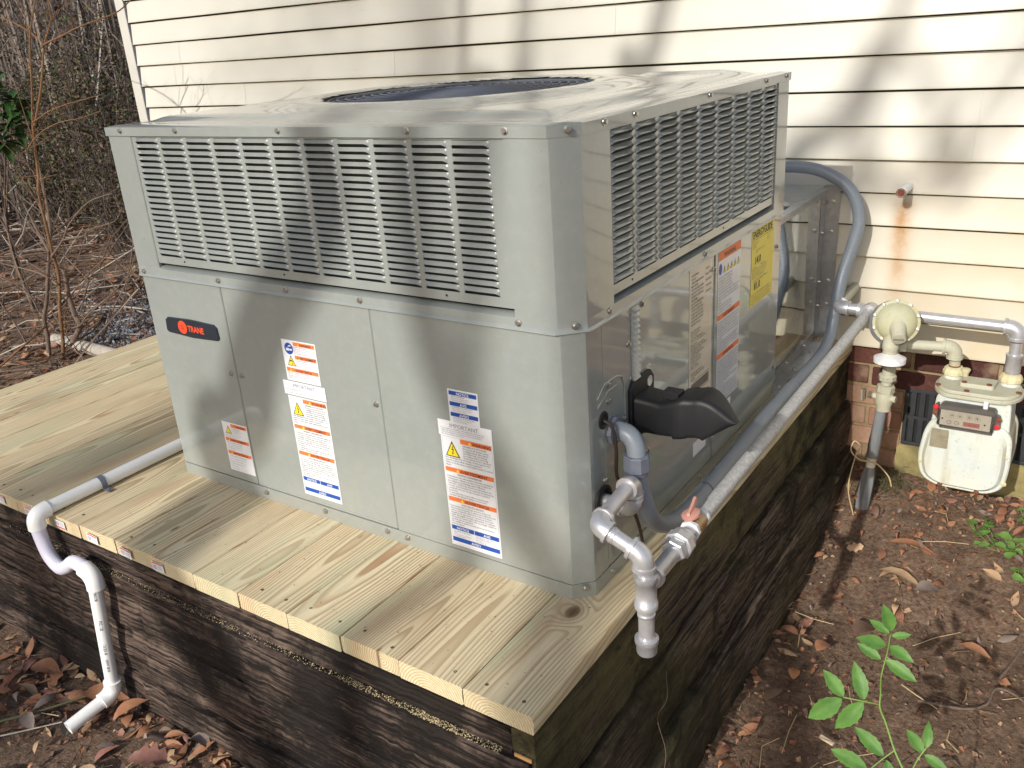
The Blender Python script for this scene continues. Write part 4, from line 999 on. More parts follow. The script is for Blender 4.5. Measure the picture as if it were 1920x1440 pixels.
bars(L, .03, .12, h-.056, h-.066, 2, ['Seasonal Energy Efficiency Ratio', 'SEER']); bars(L, .006, w-.006, h-.097, h-.128, 5, ['Least efficient                 Most efficient', 'Federal law requires this label to be displayed', 'before purchase of this product by the user', 'This energy rating is based on government', 'standard tests of single package units'])
bars(L, .02, .12, h-.131, h-.139, 1, ['Annual Fuel Utilization Efficiency']); bars(L, .006, w-.006, h-.165, .004, 4, ES); L.done()

# exhaust hood, grommets
def hood():
    m = MB(); m.prism([(y, z) for y, z in ((.182, .262), (.270, .262), (.283, .275), (.283, .372), (.270, .387), (.195, .387), (.182, .372))], MS(0, 0, .001), .007, 0, .002); m.build('hood_flange', M['black'], U)
    m = MB(); m._lathe(Vector((.008, .262, .366)), Vector((1, 0, 0)), [(0, .011), (.0015, .011)], 12, 0); m.build('flange_hole', M['paint'], U)
    def loft(secs):
        m = MB(); n = 20; vs = []
        for x, zb, zt, y0, y1 in secs:
            r = min(.012, (zt-zb)*.45, (y1-y0)*.4); cs = [(y0+r, zb+r, math.pi), (y1-r, zb+r, 1.5*math.pi), (y1-r, zt-r, 0), (y0+r, zt-r, .5*math.pi)]
            for cy_, cz_, a0 in cs:
                for k in range(5): a = a0+k/4*math.pi/2; vs.append((x, cy_+r*math.cos(a), cz_+r*math.sin(a)))
        fs = []
        for i in range(len(secs)-1):
            for k in range(n): k2 = (k+1) % n; fs.append((i*n+k, i*n+k2, (i+1)*n+k2, (i+1)*n+k))
        fs += [tuple(range(n-1, -1, -1)), tuple((len(secs)-1)*n+k for k in range(n))]
        m.add(vs, fs); return m
    loft([(.006, .276, .356, .193, .268), (.03, .280, .353, .196, .268), (.055, .280, .350, .196, .268), (.062, .281, .351, .195, .268), (.090, .285, .361, .192, .267)]).build('exhaust_hood', M['black'], U, 45)
    loft([(.088, .281, .362, .189, .271), (.100, .284, .368, .188, .271), (.112, .287, .371, .189, .270), (.116, .289, .370, .191, .268), (.132, .293, .374, .190, .269), (.140, .292, .375, .190, .268), (.146, .289, .3745, .191, .266),
          (.155, .2965, .373, .191, .262), (.165, .3035, .3695, .191, .256), (.175, .311, .364, .192, .249), (.185, .318, .3575, .193, .241), (.195, .3255, .350, .194, .232), (.204, .332, .342, .196, .222), (.211, .3365, .338, .199, .212)]).build('hood_cap', M['black'], U, 40)
    m = MB(); m.box(.060, .094, .205, .235, .3585, .3725, 0, .001); m.build('hood_clip', M['black'], U)
hood()
m = MB(); m._lathe(Vector((.0002, .083, .352)), Vector((1, 0, 0)), [(0, .017), (.002, .017), (.003, .013), (.0005, .011)], 20, 0); m.build('cable_grommet', M['rubber'], U, 50)
m = MB(); m._lathe(Vector((.0002, .072, .190)), Vector((1, 0, 0)), [(0, .031), (.004, .031), (.006, .026), (.001, .022)], 24, 0); m.build('gas_grommet', M['rubber'], U, 50)
# ------------------------------------------------------------------ sheet metal duct behind the unit
D = empty('metal_duct', (-.5, 1.37, 0), 'shiny galvanised sheet metal duct box between the unit and the house wall', 'duct')
DX, DZ = -.046, .505
m = MB(); n = 14                                   # gently buckled side sheet
vs = []; fs = []
for i in range(n):
    for j in range(n):
        y = 1.075+(1.655-1.075)*i/(n-1); z = .004+(DZ-.006)*j/(n-1)
        e = math.sin(math.pi*i/(n-1))*math.sin(math.pi*j/(n-1)); vs.append((DX+.0035*e*math.sin(y*9+z*5), y, z))
fs = [(i*n+j, (i+1)*n+j, (i+1)*n+j+1, i*n+j+1) for i in range(n-1) for j in range(n-1)]
m.add(vs, fs); m.build('side_sheet', M['galv'], D, 60)
m = MB(); m.box(-.98, DX-.0015, 1.075, 1.655, .003, DZ, 0, .002); m.build('duct_body', M['galv'], D)
m = MB(); m.box(DX-.002, DX+.022, 1.075, 1.6, DZ+.0005, DZ+.002); m.box(DX+.0005, DX+.002, 1.075, 1.604, DZ-.032, DZ); m.build('top_flange', M['galv2'], D)
m = MB(); m.box(DX+.0005, DX+.0018, 1.606, 1.6485, .004, DZ+.003); m.box(DX+.0005, DX+.046, 1.649, 1.6505, .004, DZ+.003); m.build('wall_flange', M['galv2'], D)
m = MB(); m.box(DX+.0005, DX+.040, 1.08, 1.60, .0015, .0028); m.box(DX+.0005, DX+.0018, 1.08, 1.60, .003, .036); m.build('deck_flange', M['galv2'], D)
dsc = MB(); dsc._lathe(Vector((0, 0, 0)), Vector((0, -1, 0)), [(0, .0075), (.001, .0072), (.0015, .0048), (.0055, .0046), (.006, .004)], 8, 0); dsc = dsc.mesh('duct_screw', M['zinc'])
for z in (.455, .36, .20, .12): inst(dsc, 'duct_screw', D, (DX+.026, 1.6488, z)); inst(dsc, 'duct_screw', D, (DX+.0022, 1.628, z), (0, 0, math.pi/2))
for y in (1.18, 1.33, 1.50): inst(dsc, 'duct_screw', D, (DX+.026, y, .0032), (-math.pi/2, 0, 0)); inst(dsc, 'duct_screw', D, (DX+.0022, y, .022), (0, 0, math.pi/2))
m = MB(); m.tube(spline([(DX-.02, 1.09, DZ+.013), (-.3, 1.30, DZ+.013), (-.6, 1.32, DZ+.013)]), .011, 10); m.build('top_seam', M['galv2'], D, 60)

# ------------------------------------------------------------------ conduit
cp = spline([(.052, .112, .262), (.053, .122, .205), (.056, .165, .115), (.056, .245, .062), (.053, .33, .040), (.049, .45, .034), (.046, .72, .040), (.046, 1.0, .050), (.047, 1.20, .047), (.049, 1.36, .052), (.050, 1.445, .085), (.050, 1.485, .16), (.052, 1.53, .25), (.070, 1.56, .345), (.079, 1.572, .425), (.050, 1.572, .505), (-.02, 1.572, .555), (-.10, 1.568, .574), (-.22, 1.55, .574), (-.5, 1.5, .56), (-.8, 1.45, .55)], 9)
C_ = empty('electrical_conduit', (.055, .8, 0), 'grey flexible conduit running along the unit and looping up over the duct', 'conduit')
m = MB(); rr = [.0184 for _ in cp]; m.tube(cp, rr, 18); m.build('flexible_tube', M['conduit'], C_, 60)
m = MB()                                           # ribs where the jacket is bent
for i, p in enumerate(cp[:-1]):
    q = cp[i+1]; Lg = (q-p).length
    if not (.085 < p.z < .56 and p.y > 1.4): continue
    k = max(1, int(Lg/.0065)); ax = (q-p).normalized()
    for j in range(k): c = p+(q-p)*(j/k); m.lathe(c-ax*.0012, ax, [(0, .0181), (.0008, .0191), (.0016, .0191), (.0024, .0181)], 14)
tag(m.build('jacket_ribs', M['conduit'], C_, 60), kind='stuff')
for t in ((.049, .46, .0345), (.0463, 1.10, .0495)):
    m = MB(); m._lathe(Vector((t[0], t[1]-.004, t[2])), Vector((0, 1, .01)), [(0, .0186), (.0006, .0199), (.0024, .0199), (.003, .0186)], 18, 0); m.build('joint_ring', M['condfit'], C_, 60)
m = MB(); m._lathe(Vector((-.155, 1.561, .574)), Vector((-1, -.13, 0)), [(0, .0186), (.0006, .0206), (.012, .0206), (.0126, .0186)], 18, 0); m.box(-.166, -.154, 1.535, 1.56, .508, .5105); m.box(-.166, -.154, 1.535, 1.5365, .508, .56); m.build('conduit_strap', M['galv2'], C_, 40)
m = MB(); hexnut(m, (.0055, .118, .318), (1, 0, 0), .011, .0275, 0, 8); m.lathe((.0005, .118, .318), (1, 0, 0), [(0, .0225), (.001, .0235), (.0015, .022)], 18)
m.build('lock_nut', M['condfit'], C_, 40)
m = MB(); el = bez((.010, .118, .318), (.050, .118, .322), (.052, .113, .278), 12); m.tube(el, [.0185]*12, 18); m.build('angle_connector', M['conduit'], C_, 60)
m = MB(); hexnut(m, (.052, .1125, .264), (0, .02, -1), .034, .0255, 0, 8); m.lathe((.052, .112, .247), (0, .05, -1), [(0, .0235), (.008, .0215), (.009, .018)], 18); m.build('gland_nut', M['condfit'], C_, 30)
# printed legend along the conduit
m = MB()
for j in range(70):
    y = .50+j*.0095
    if j % 9 == 4: continue
    w_ = random.uniform(.003, .006); a = math.radians(118); x, z, r = .0485-(y-.5)*.008, .0345+(y-.5)*.024, .0187
    for da, hh in ((0, .16),):
        pts = [(x+math.cos(a+t)*r, y+s_, z+math.sin(a+t)*r) for s_, t in ((0, -.12), (w_, -.12), (w_, .12), (0, .12))]; m.add(pts, [(0, 1, 2, 3)])
tag(m.build('printed_legend', M['ink'], C_), kind='stuff')
tag_c = MB(); tag_c.tube(spline([(.0, .083, .352), (.018, .086, .338), (.022, .090, .290), (.016, .100, .235), (.022, .118, .19), (.03, .150, .12), (.035, .165, .06), (.033, .17, .004)], 6), .0036, 8)
tag(tag_c.build('thermostat_cable', M['cable'], smooth=60), 'thin dark brown cable drooping out of the small black grommet', 'cable')

# ------------------------------------------------------------------ gas piping
R1 = .0142
G_ = empty('gas_pipe', (.12, .6, 0), 'silver painted gas pipe with elbows, union and drip leg along the platform edge', 'gas pipe')
E4, E3, E2 = Vector((.062, .072, .190)), Vector((.062, .074, .229)), Vector((.062, -.062, .226)); E1 = Vector((.150, -.062, .190)); T1 = Vector((.153, -.061, .131))
m = MB(); m.tube([(-.01, .072, .190), (.04, .072, .190)], R1, 16); m.tube([(.10, .072, .190), (.125, .072, .19)], .001, 6) if False else None
m.build('nipple', M['silver'], G_, 60)
m = MB(); elbow(m, E4, (1, 0, 0), (0, .02, 1), R1, L=.025); m.build('elbow', M['silver'], G_, 60)
m = MB(); elbow(m, E3+Vector((0, 0, .012)), (0, 0, 1), (0, -1, 0), R1, L=.025); m.build('elbow', M['silver'], G_, 60)
m = MB(); m.tube([E3+Vector((0, -.02, .012)), E2+Vector((0, .02, .002))], R1, 18); m.build('nipple', M['silver'], G_, 60)
dd = (E1-E2).normalized()
m = MB(); elbow(m, E2, (0, -1, 0), dd, R1, L=.027); m.build('elbow', M['silver'], G_, 60)
m = MB(); m.tube([E2+dd*.024, E1-dd*.024], R1, 18); m.lathe(E2+dd*.030, dd, [(0, R1), (.001, R1*1.08), (.008, R1*1.04), (.009, R1)], 18); m.build('nipple', M['silver'], G_, 60)
m = MB(); elbow(m, E1, dd, (0, 0, -1), R1, L=.027); m.build('elbow', M['silver'], G_, 60)
m = MB(); m.tube([E1+Vector((0, 0, -.02)), T1+Vector((0, 0, .018))], R1, 18); m.build('nipple', M['silver'], G_, 60)
gd = (Vector((.155, 1.467, .176))-T1).normalized()
m = MB(); coupling(m, T1+Vector((0, 0, -.012)), (0, 0, 1), .066, R1*1.02); m.tube([T1+Vector((0, 0, -.001)), T1+gd*.026], R1*1.28, 18); m.lathe(T1+gd*.024, gd, [(0, R1*1.28), (.0005, R1*1.5), (.009, R1*1.5), (.0095, R1*1.1)], 18); m.build('tee', M['silver'], G_, 60)
m = MB(); m.tube([T1+Vector((0, 0, -.04)), T1+Vector((0, 0, -.112))], R1, 18); m.lathe(T1+Vector((0, 0, -.055)), (0, 0, -1), [(0, R1), (.001, R1*1.12), (.007, R1*1.12), (.008, R1)], 18); m.build('drip_leg', M['silver'], G_, 60)
m = MB(); m.lathe(T1+Vector((0, 0, -.108)), (0, 0, -1), [(0, R1*1.05), (.0008, R1*1.5), (.010, R1*1.5), (.012, R1*1.34), (.030, R1*1.30), (.034, R1*1.1), (.035, .004)], 20); m.build('pipe_cap', M['silver'], G_, 50)
m = MB(); m.tube([T1+gd*.03, T1+gd*.115], R1, 18); m.build('nipple', M['silver'], G_, 60)
u0 = T1+gd*.118
m = MB(); hexnut(m, u0, gd, .020, R1*1.62); hexnut(m, u0+gd*.021, gd, .021, R1*2.0, n=8); m.lathe(u0+gd*.032, gd, [(0, R1*1.8), (.010, R1*1.7), (.018, R1*1.25)], 18); m.build('union', M['silver'], G_, 30)
m = MB(); m.tube([u0+gd*.045, u0+gd*.074], R1, 18); m.build('nipple', M['silver'], G_, 60)
m = MB(); m.lathe(u0+gd*.066, gd, [(0, R1*1.2), (.001, R1*1.45), (.010, R1*1.4), (.011, R1*1.1)], 8); m.build('thread_seal', M['tape'], G_, 30)
vc = u0+gd*.092
m = MB(); m.lathe(vc-gd*.018, gd, [(0, R1*1.35), (.012, R1*1.4), (.013, R1*1.2), (.026, R1*1.35), (.036, R1*1.3)], 10); m.lathe(vc, (-.25, -.2, 1), [(0, R1*.9), (.020, R1*.85), (.022, R1*.6)], 14); m.build('valve_body', M['brass'], G_, 40)
ha = Vector((-.25, -.2, 1)).normalized(); hc = vc+ha*.022
m = MB(); m.lathe(hc, ha, [(0, .0165), (.001, .0182), (.0055, .0182), (.007, .016)], 24)
sx = gd.cross(ha).normalized(); tb = (gd-ha*gd.dot(ha)).normalized()
Mh = Matrix(((tb.x, ha.x, sx.x, 0), (tb.y, ha.y, sx.y, 0), (tb.z, ha.z, sx.z, 0), (0, 0, 0, 1))); Mh.translation = hc-sx*.003
m.prism([(-.012, .006), (.015, .006), (.032, .009), (.037, .014), (.034, .019), (.018, .015), (-.008, .011)], Mh, .006, 0, .001); m.build('valve_handle', M['valve'], G_, 40, )
Tw = Vector((.160, 1.467, .178)); g2 = (Tw-vc).normalized()
m = MB(); m.tube([vc+g2*.02, Tw-g2*.02], .0150, 20); m.build('long_pipe', M['gpipe'], G_, 60)
m = MB(); m.lathe(vc+g2*.026, g2, [(0, .0150), (.001, .0165), (.012, .0165), (.013, .015)], 18); m.build('thread_seal', M['tape'], G_, 60)
# header along the wall
H0 = Vector((.062, 1.467, .172)); H1 = Vector((.549, 1.467, .167))
m = MB(); m.tube([(.066, Yw+.03, .190), (.062, 1.49, .175)], .0158, 18); m.build('wall_stub', M['gpaint'], G_, 60); G_.children[-1]['label'] = 'grey stub coming out of the siding'
m = MB(); elbow(m, H0, Vector((-.0, -1, -.05)), (1, 0, -.01), .0158, L=.034); m.build('elbow', M['silver'], G_, 60)
m = MB(); m.tube([H0+Vector((.03, 0, 0)), H1-Vector((.02, 0, 0))], .0160, 20); m.build('header_pipe', M['silver'], G_, 60)
m = MB(); coupling(m, (.160, 1.467, .170), (1, 0, 0), .080, .0165); m.tube([Tw, Tw-g2*.035], .021, 18); m.lathe(Tw-g2*.040, g2, [(0, .016), (.0006, .0245), (.009, .0245), (.010, .02)], 20); m.build('tee', M['silver'], G_, 60)
m = MB(); elbow(m, H1, (1, 0, 0), (-.01, -.0, -1), .0160, L=.036); m.build('elbow', M['silver'], G_, 60)
m = MB(); m.tube([H1+Vector((0, 0, -.03)), (.549, 1.464, .008)], .0152, 18); m.lathe((.549, 1.467, .134), (0, 0, -1), [(0, .0152), (.001, .016), (.006, .016), (.007, .0152)], 18, 0); m.build('down_pipe', M['silver'], G_, 60)
m = MB(); m.lathe((.549, 1.466, .090), (0, 0, -1), [(0, .0155), (.0008, .0218), (.008, .0218), (.009, .0208), (.052, .0208), (.053, .0155)], 20, 0); m.build('coupling', M['silver'], G_, 60)
m = MB(); m.lathe((.549, 1.467, .1315), (0, 0, -1), [(0, .0156), (.006, .0156)], 18, 0); m.build('rust_ring', M['rust'], G_, 60)

# ------------------------------------------------------------------ gas meter
GM = empty('gas_meter', (.465, 1.42, -.3), 'pale chalky gas meter with dial index and rusty bolts hanging by the brick wall', 'gas meter')
MFy = lambda x, z, y: Matrix(((1, 0, 0, x), (0, 0, -1, y), (0, 1, 0, z), (0, 0, 0, 1)))
def rpoly(pts, r=.02, n=5):
    out = []; N_ = len(pts)
    for i in range(N_):
        p, a, b = Vector(pts[i]), Vector(pts[i-1]), Vector(pts[(i+1) % N_]); rr = r[i] if isinstance(r, (list, tuple)) else r
        d1, d2 = (a-p), (b-p); k = min(rr, d1.length*.48, d2.length*.48); s0, s1 = p+d1.normalized()*k, p+d2.normalized()*k
        for j in range(n): t = j/(n-1); q = s0*(1-t)**2+p*2*t*(1-t)+s1*t*t; out.append((q.x, q.y))
    return out
out = rpoly([(.345, -.225), (.358, -.285), (.400, -.308), (.540, -.308), (.578, -.280), (.586, -.215), (.582, -.125), (.560, -.095), (.375, -.095), (.356, -.135)], [.05, .03, .03, .03, .03, .05, .03, .03, .03, .03], 5)
m = MB(); m.prism(out, MFy(0, 0, 1.372), .014, 0, .004); m.build('front_pan_rim', M['meter'], GM, 35)
cx, cz_ = .465, -.205; inner = [(cx+(u-cx)*.90, cz_+(v-cz_)*.90) for u, v in out]
m = MB(); m.prism(inner, MFy(0, 0, 1.3605), .016, 0, .010); m.build('front_pan', M['meter'], GM, 40)
m = MB(); m.prism([(cx+(u-cx)*.97, cz_+(v-cz_)*.97) for u, v in out], MFy(0, 0, 1.50), .126, 0); m.prism(out, MFy(0, 0, 1.516), .014, 0, .004); m.build('rear_pan', M['gpaint'], GM, 35)
m = MB(); body = rpoly([(.368, -.13), (.378, -.018), (.566, -.018), (.572, -.13)], .02); m.prism(body, MFy(0, 0, 1.498), .128, 0, .003); m.build('meter_body', M['meter'], GM, 35)
def zprism(m, pts, z0, h, mi=0, b=.002): m.prism(pts, Matrix(((1, 0, 0, 0), (0, 1, 0, 0), (0, 0, 1, z0), (0, 0, 0, 1))), h, mi, b)
m = MB(); zprism(m, rpoly([(.362, 1.40), (.392, 1.350), (.556, 1.350), (.590, 1.40), (.590, 1.49), (.362, 1.49)], .045, 7), -.021, .010); zprism(m, rpoly([(.367, 1.40), (.396, 1.356), (.552, 1.356), (.584, 1.40), (.584, 1.486), (.367, 1.486)], .045, 7), -.0105, .009, 0, .004)
m.build('top_cover', M['gpaint'], GM, 35)
m = MB(); zprism(m, rpoly([(.428, 1.395), (.515, 1.395), (.520, 1.455), (.432, 1.455)], .008, 4), -.001, .012, 0, .002); m.build('valve_cover', M['gpaint'], GM, 35)
for x in (.402, .549):
    m = MB(); m.lathe((x, 1.466, -.012), (0, 0, 1), [(0, .030), (.006, .030), (.010, .026), (.022, .025)], 24); m.build('spud', M['meter'], GM, 40)
    m = MB(); m.lathe((x, 1.466, .008), (0, 0, 1), [(0, .028), (.002, .030), (.011, .030), (.014, .028), (.020, .026), (.024, .020)], 10); m.build('union_collar', M['metery'], GM, 30)
m = MB(); m.lathe((.434, 1.452, .010), (0, 0, 1), [(0, .008), (.010, .009), (.018, .013), (.022, .013), (.024, .010)], 10); m.build('test_plug', M['metery'], GM, 40)
rb = MB(); rb._lathe(Vector((0, 0, 0)), Vector((0, -1, 0)), [(0, .0072), (.003, .0072), (.0036, .0058), (.0045, .002)], 10, 0); rb = rb.mesh('rusty_bolt', M['rust'])
for x, z in ((.415, -.300), (.512, -.304)): inst(rb, 'rusty_bolt', GM, (x, 1.357, z))
yb = rb.copy(); yb.materials[0] = M['metery']
for x, z in ((.357, -.235), (.372, -.150), (.577, -.262), (.572, -.180)): inst(yb, 'painted_bolt', GM, (x, 1.3585, z))
for x, y in ((.375, 1.385), (.44, 1.40), (.503, 1.402), (.577, 1.405), (.452, 1.366)): inst(rb, 'rusty_bolt', GM, (x, y, -.001 if y not in (1.40, 1.402) else .0115), (-math.pi/2, 0, 0))
# index
m = MB(); m.prism(rpoly([(.388, -.104), (.392, -.046), (.400, -.038), (.530, -.038), (.536, -.046), (.533, -.104)], .004, 3), MFy(0, 0, 1.366), .030, 0, .003)
m.prism(rpoly([(.376, -.075), (.378, -.048), (.388, -.040), (.388, -.092)], .004, 3), MFy(0, 0, 1.360), .012, 0, .002); m.prism(rpoly([(.534, -.100), (.534, -.052), (.546, -.056), (.549, -.094)], .004, 3), MFy(0, 0, 1.360), .012, 0, .002)
m.prism([(.396, -.114), (.532, -.114), (.532, -.104), (.396, -.104)], MFy(0, 0, 1.360), .018, 0, .002); m.build('index_case', M['index'], GM, 35)
Lb = Label(MFy(.397, -.1005, 1.3353), .128, .0475, M['dial'], 'index_face', None, GM)
for i, (u, a) in enumerate(((.030, 3.0), (.050, -.3), (.074, 2.1), (.094, 1.9))):
    Lb.poly(('dial_ring', 'cream'), [(u+.0088*math.cos(t), .033+.0088*math.sin(t)) for t in np.linspace(0, 6.28, 17)[:-1]]); Lb.poly(('dial_hand', 'ink'), [(u-.0012, .033), (u+.0012, .032), (u+.007*math.cos(a), .033+.007*math.sin(a))], 2)
    Lb.poly(('dial_hand', 'ink'), [(u+.0018*math.cos(t), .033+.0018*math.sin(t)) for t in np.linspace(0, 6.28, 9)[:-1]], 2)
for u in (.024, .044):
    Lb.poly(('test_dial', 'ink'), [(u+.0062*math.cos(t), .011+.0062*math.sin(t)) for t in np.linspace(0, 6.28, 17)[:-1]]); Lb.poly(('test_dial_face', 'dial'), [(u+.0052*math.cos(t), .011+.0052*math.sin(t)) for t in np.linspace(0, 6.28, 17)[:-1]], 2)
    Lb.poly(('dial_hand', 'ink'), [(u-.001, .011), (u+.001, .0105), (u+.0045, .0135)], 3)
Lb.rect(('red_plate', 'valve'), .060, .102, .005, .019); Lb.text(('red_plate_text', 'seal'), 'CUBIC FEET', .081, .0095, .0062, .02, 'CENTER')
for u, v in ((.006, .020), (.114, .018)): Lb.poly(('face_screw', 'ink'), [(u+.0028*math.cos(t), v+.0028*math.sin(t)) for t in np.linspace(0, 6.28, 9)[:-1]])
Lb.done()
m = MB(); m.prism(rpoly([(.390, -.103), (.392, -.040), (.532, -.040), (.532, -.103)], .004, 3), MFy(0, 0, 1.3345), .0015, 0); m.build('index_lens', M['lens'], GM)
m = MB(); m.prism([(.392, -.052), (.532, -.052), (.532, -.039), (.392, -.039)], MFy(0, 0, 1.334), .003, 0, .001); m.build('index_hood', M['index'], GM)
sc = MB(); sc._lathe(Vector((0, 0, 0)), Vector((0, -1, 0)), [(0, .0075), (.004, .0075), (.006, .005)], 14, 0); sc = sc.mesh('seal_cap', M['seal'])
for x, z in ((.382, -.053), (.541, -.087)): inst(sc, 'seal_cap', GM, (x, 1.348, z))
for x, z in ((.381, -.072), (.543, -.065)): inst(rb, 'rusty_bolt', GM, (x, 1.349, z))
m = MB(); m.box(.500, .512, 1.345, 1.352, -.052, -.018, 0, .002); m.build('wire_clip', M['tape'], GM)
m = MB(); m.prism(rpoly([(.376, -.178), (.378, -.119), (.424, -.119), (.424, -.178)], .004, 3), MFy(0, 0, 1.3442), .0012, 0); m.prism([(.378, -.1495), (.423, -.1495), (.423, -.1485), (.378, -.1485)], MFy(0, 0, 1.3428), .0008, 0); m.build('nameplate', M['plate'], GM)
# ------------------------------------------------------------------ regulator and riser
RG = empty('gas_regulator', (.246, 1.40, .1), 'round cream gas regulator with bolted rim and white vent cap under the header pipe', 'regulator')
rc = Vector((.247, 1.385, .172)); ra = Vector((.20, -.93, .22)).normalized()
m = MB(); m.lathe(rc-ra*.010+Vector((-.007, 0, -.005)), ra, [(-.045, .028), (-.028, .050), (-.006, .064), (0, .0665), (.004, .0665), (.0045, .064)], 40); m.build('rear_case', M['regrim'], RG, 40)
m = MB(); m.lathe(rc, ra, [(0, .0640), (.003, .0640), (.006, .056), (.020, .050), (.030, .036), (.034, .022), (.035, .01)], 40); m.build('diaphragm_case', M['reg'], RG, 40)
bo = MB(); bo._lathe(Vector((0, 0, 0)), Vector((0, 0, 1)), [(-.004, .0052), (.003, .0052), (.0035, .0035), (.006, .003)], 6, 0); bo = bo.mesh('rim_bolt', M['zinc'])
e1 = ra.orthogonal().normalized(); e2 = ra.cross(e1)
for i in range(10):
    t = i*.628+.2; p = rc+(e1*math.cos(t)+e2*math.sin(t))*.0605+ra*.003; inst(bo, 'rim_bolt', RG, p, ra.to_track_quat('Z', 'Y').to_euler())
nb = Vector((.25, -.80, -.42)).normalized(); m = MB(); m.lathe(rc+ra*.018+Vector((0.004, 0, -.008)), nb, [(0, .026), (.030, .021), (.050, .0195), (.056, .0190), (.057, .015)], 24); m.build('spring_bonnet', M['gpaint'], RG, 40)
m = MB(); m.prism([(-.014, -.001), (.014, -.001), (.014, .001), (-.014, .001)], Matrix.Translation(rc+ra*.018+Vector((0.004, 0, -.008))+nb*.0572) @ nb.to_track_quat('Z', 'Y').to_matrix().to_4x4(), .0008); m.build('bonnet_slot', M['dark'], RG)
m = MB(); m.lathe(rc+Vector((-.006, -.016, -.030)), (0.0, -.03, -1), [(0, .022), (.030, .021), (.032, .0225), (.046, .0225), (.048, .021), (.068, .0195)], 24); m.build('outlet_body', M['gpaint'], RG, 40)
m = MB(); m.lathe(rc+Vector((-.004, -.020, -.090)), (0.0, -.05, -1), [(0, .020), (.010, .038), (.012, .044), (.026, .044), (.028, .041)], 36); m.build('vent_cap', M['tape'], RG, 40)
m = MB(); m.tube([(.262, 1.43, .092), (.365, 1.45, .092)], .0150, 18); m.lathe((.262, 1.43, .092), (1, .1, 0), [(-.01, .024), (.012, .022), (.014, .0152)], 18); m.build('outlet_pipe', M['gpaint'], RG, 60)
m = MB(); elbow(m, (.400, 1.458, .092), (1, .08, 0), (0, 0, -1), .0152, L=.034); m.build('elbow', M['gpaint'], RG, 60)
m = MB(); m.tube([(.401, 1.462, .066), (.402, 1.466, .026)], .0150, 18); m.build('nipple', M['gpaint'], RG, 60)
m = MB(); m.lathe((.401, 1.464, .0575), (0, 0, -1), [(0, .0154), (.005, .0154)], 18); m.lathe((.402, 1.4655, .036), (0, 0, -1), [(0, .0157), (.005, .0157)], 18); m.build('rust_ring', M['rust'], RG, 60)
RS = empty('gas_riser', (.2, 1.44, -.45), 'grey gas riser with shut-off valve and flared sleeve rising out of the leaves', 'gas riser')
ax = lambda z: Vector((.190+(z+.45)*.085, 1.452, z))
m = MB(); m.tube([ax(-.02), ax(.10)], .0185, 18); m.build('riser_top', M['gpaint'], RS, 60)
m = MB(); m.tube([ax(-.05), ax(-.01)], .0155, 18); m.lathe(ax(-.036), (0, 0, 1), [(0, .012), (.001, .025), (.016, .026), (.020, .022)], 8); m.build('riser_nut', M['gpaint'], RS, 40)
m = MB(); hexnut(m, ax(-.064), (.085, 0, 1), .022, .0265, 0, 8); m.lathe(ax(-.075), (0, 0, -1), [(0, .024), (.012, .026), (.030, .027), (.045, .022), (.060, .0215), (.062, .016)], 16); m.tube([ax(-.092)+Vector((-.045, 0, 0)), ax(-.092)+Vector((.036, -.01, 0))], .0105, 10); m.box(.155, .167, 1.440, 1.462, -.112, -.075, 0, .003); m.build('shut_off_valve', M['gpaint'], RS, 40)
m = MB(); pts = [ax(-.13), ax(-.20), ax(-.262), ax(-.264), ax(-.30), ax(-.301)]; m.tube(pts, [.0165, .0170, .0195, .0185, .0185, .016], 18); m.build('sleeve', M['riser'], RS, 40)
m = MB(); m.tube([ax(-.300), ax(-.335)], .0150, 16); m.build('bare_pipe', M['dial'], RS, 60)
m = MB(); m.tube([ax(-.334), ax(-.352), ax(-.385), ax(-.50)], [.0155, .019, .0225, .0225], 6); m.build('ground_sleeve', M['riser'], RS, 20)
m = MB(); m.tube(spline([(.172, 1.405, -.50), (.150, 1.40, -.40), (.158, 1.42, -.30), (.170, 1.43, -.265), (.152, 1.425, -.245), (.146, 1.415, -.275), (.175, 1.41, -.298), (.222, 1.41, -.30), (.262, 1.41, -.335), (.275, 1.41, -.37)], 6), .0023, 6); tag(m.build('tracer_wire', M['wire'], smooth=60), 'tan insulated wire looped around the gas riser', 'wire')
# condensate stub in the siding
m = MB(); c0, c1 = Vector((.196, Yw+.02, .512)), Vector((.192, 1.566, .506)); 
vb = MB(); VS = empty('vent_stub', (.194, 1.6, .51), 'short rust stained white pipe stub poking out of the siding', 'pipe stub')
axd = (c1-c0).normalized(); m._lathe(c0, axd, [(0, .0135), ((c1-c0).length, .0135), ((c1-c0).length, .0108), ((c1-c0).length-.03, .0108)], 20, 0); m.build('stub_pipe', M['pvc'], VS, 50)
m = MB();  m._lathe(c1-axd*.004, axd, [(0, .0109), (.0042, .0112), (.0043, .0136), (.003, .0137)], 20, 0); m.build('rusty_mouth', M['rust'], VS); vb._lathe(c1-axd*.0296, axd, [(0, .0107), (.001, .0107)], 18, 0); vb.build('bore_shade_disc', M['dark'], VS)  # dark disc stands for the shade inside the pipe mouth
m = MB(); m.prism([(.0150*math.cos(t), .0150*math.sin(t)) for t in np.linspace(0, 6.28, 21)[:-1]], MFy(.1955, .5125, Yw-.004), .004, 0); m.build('wall_collar', M['dark'], VS)

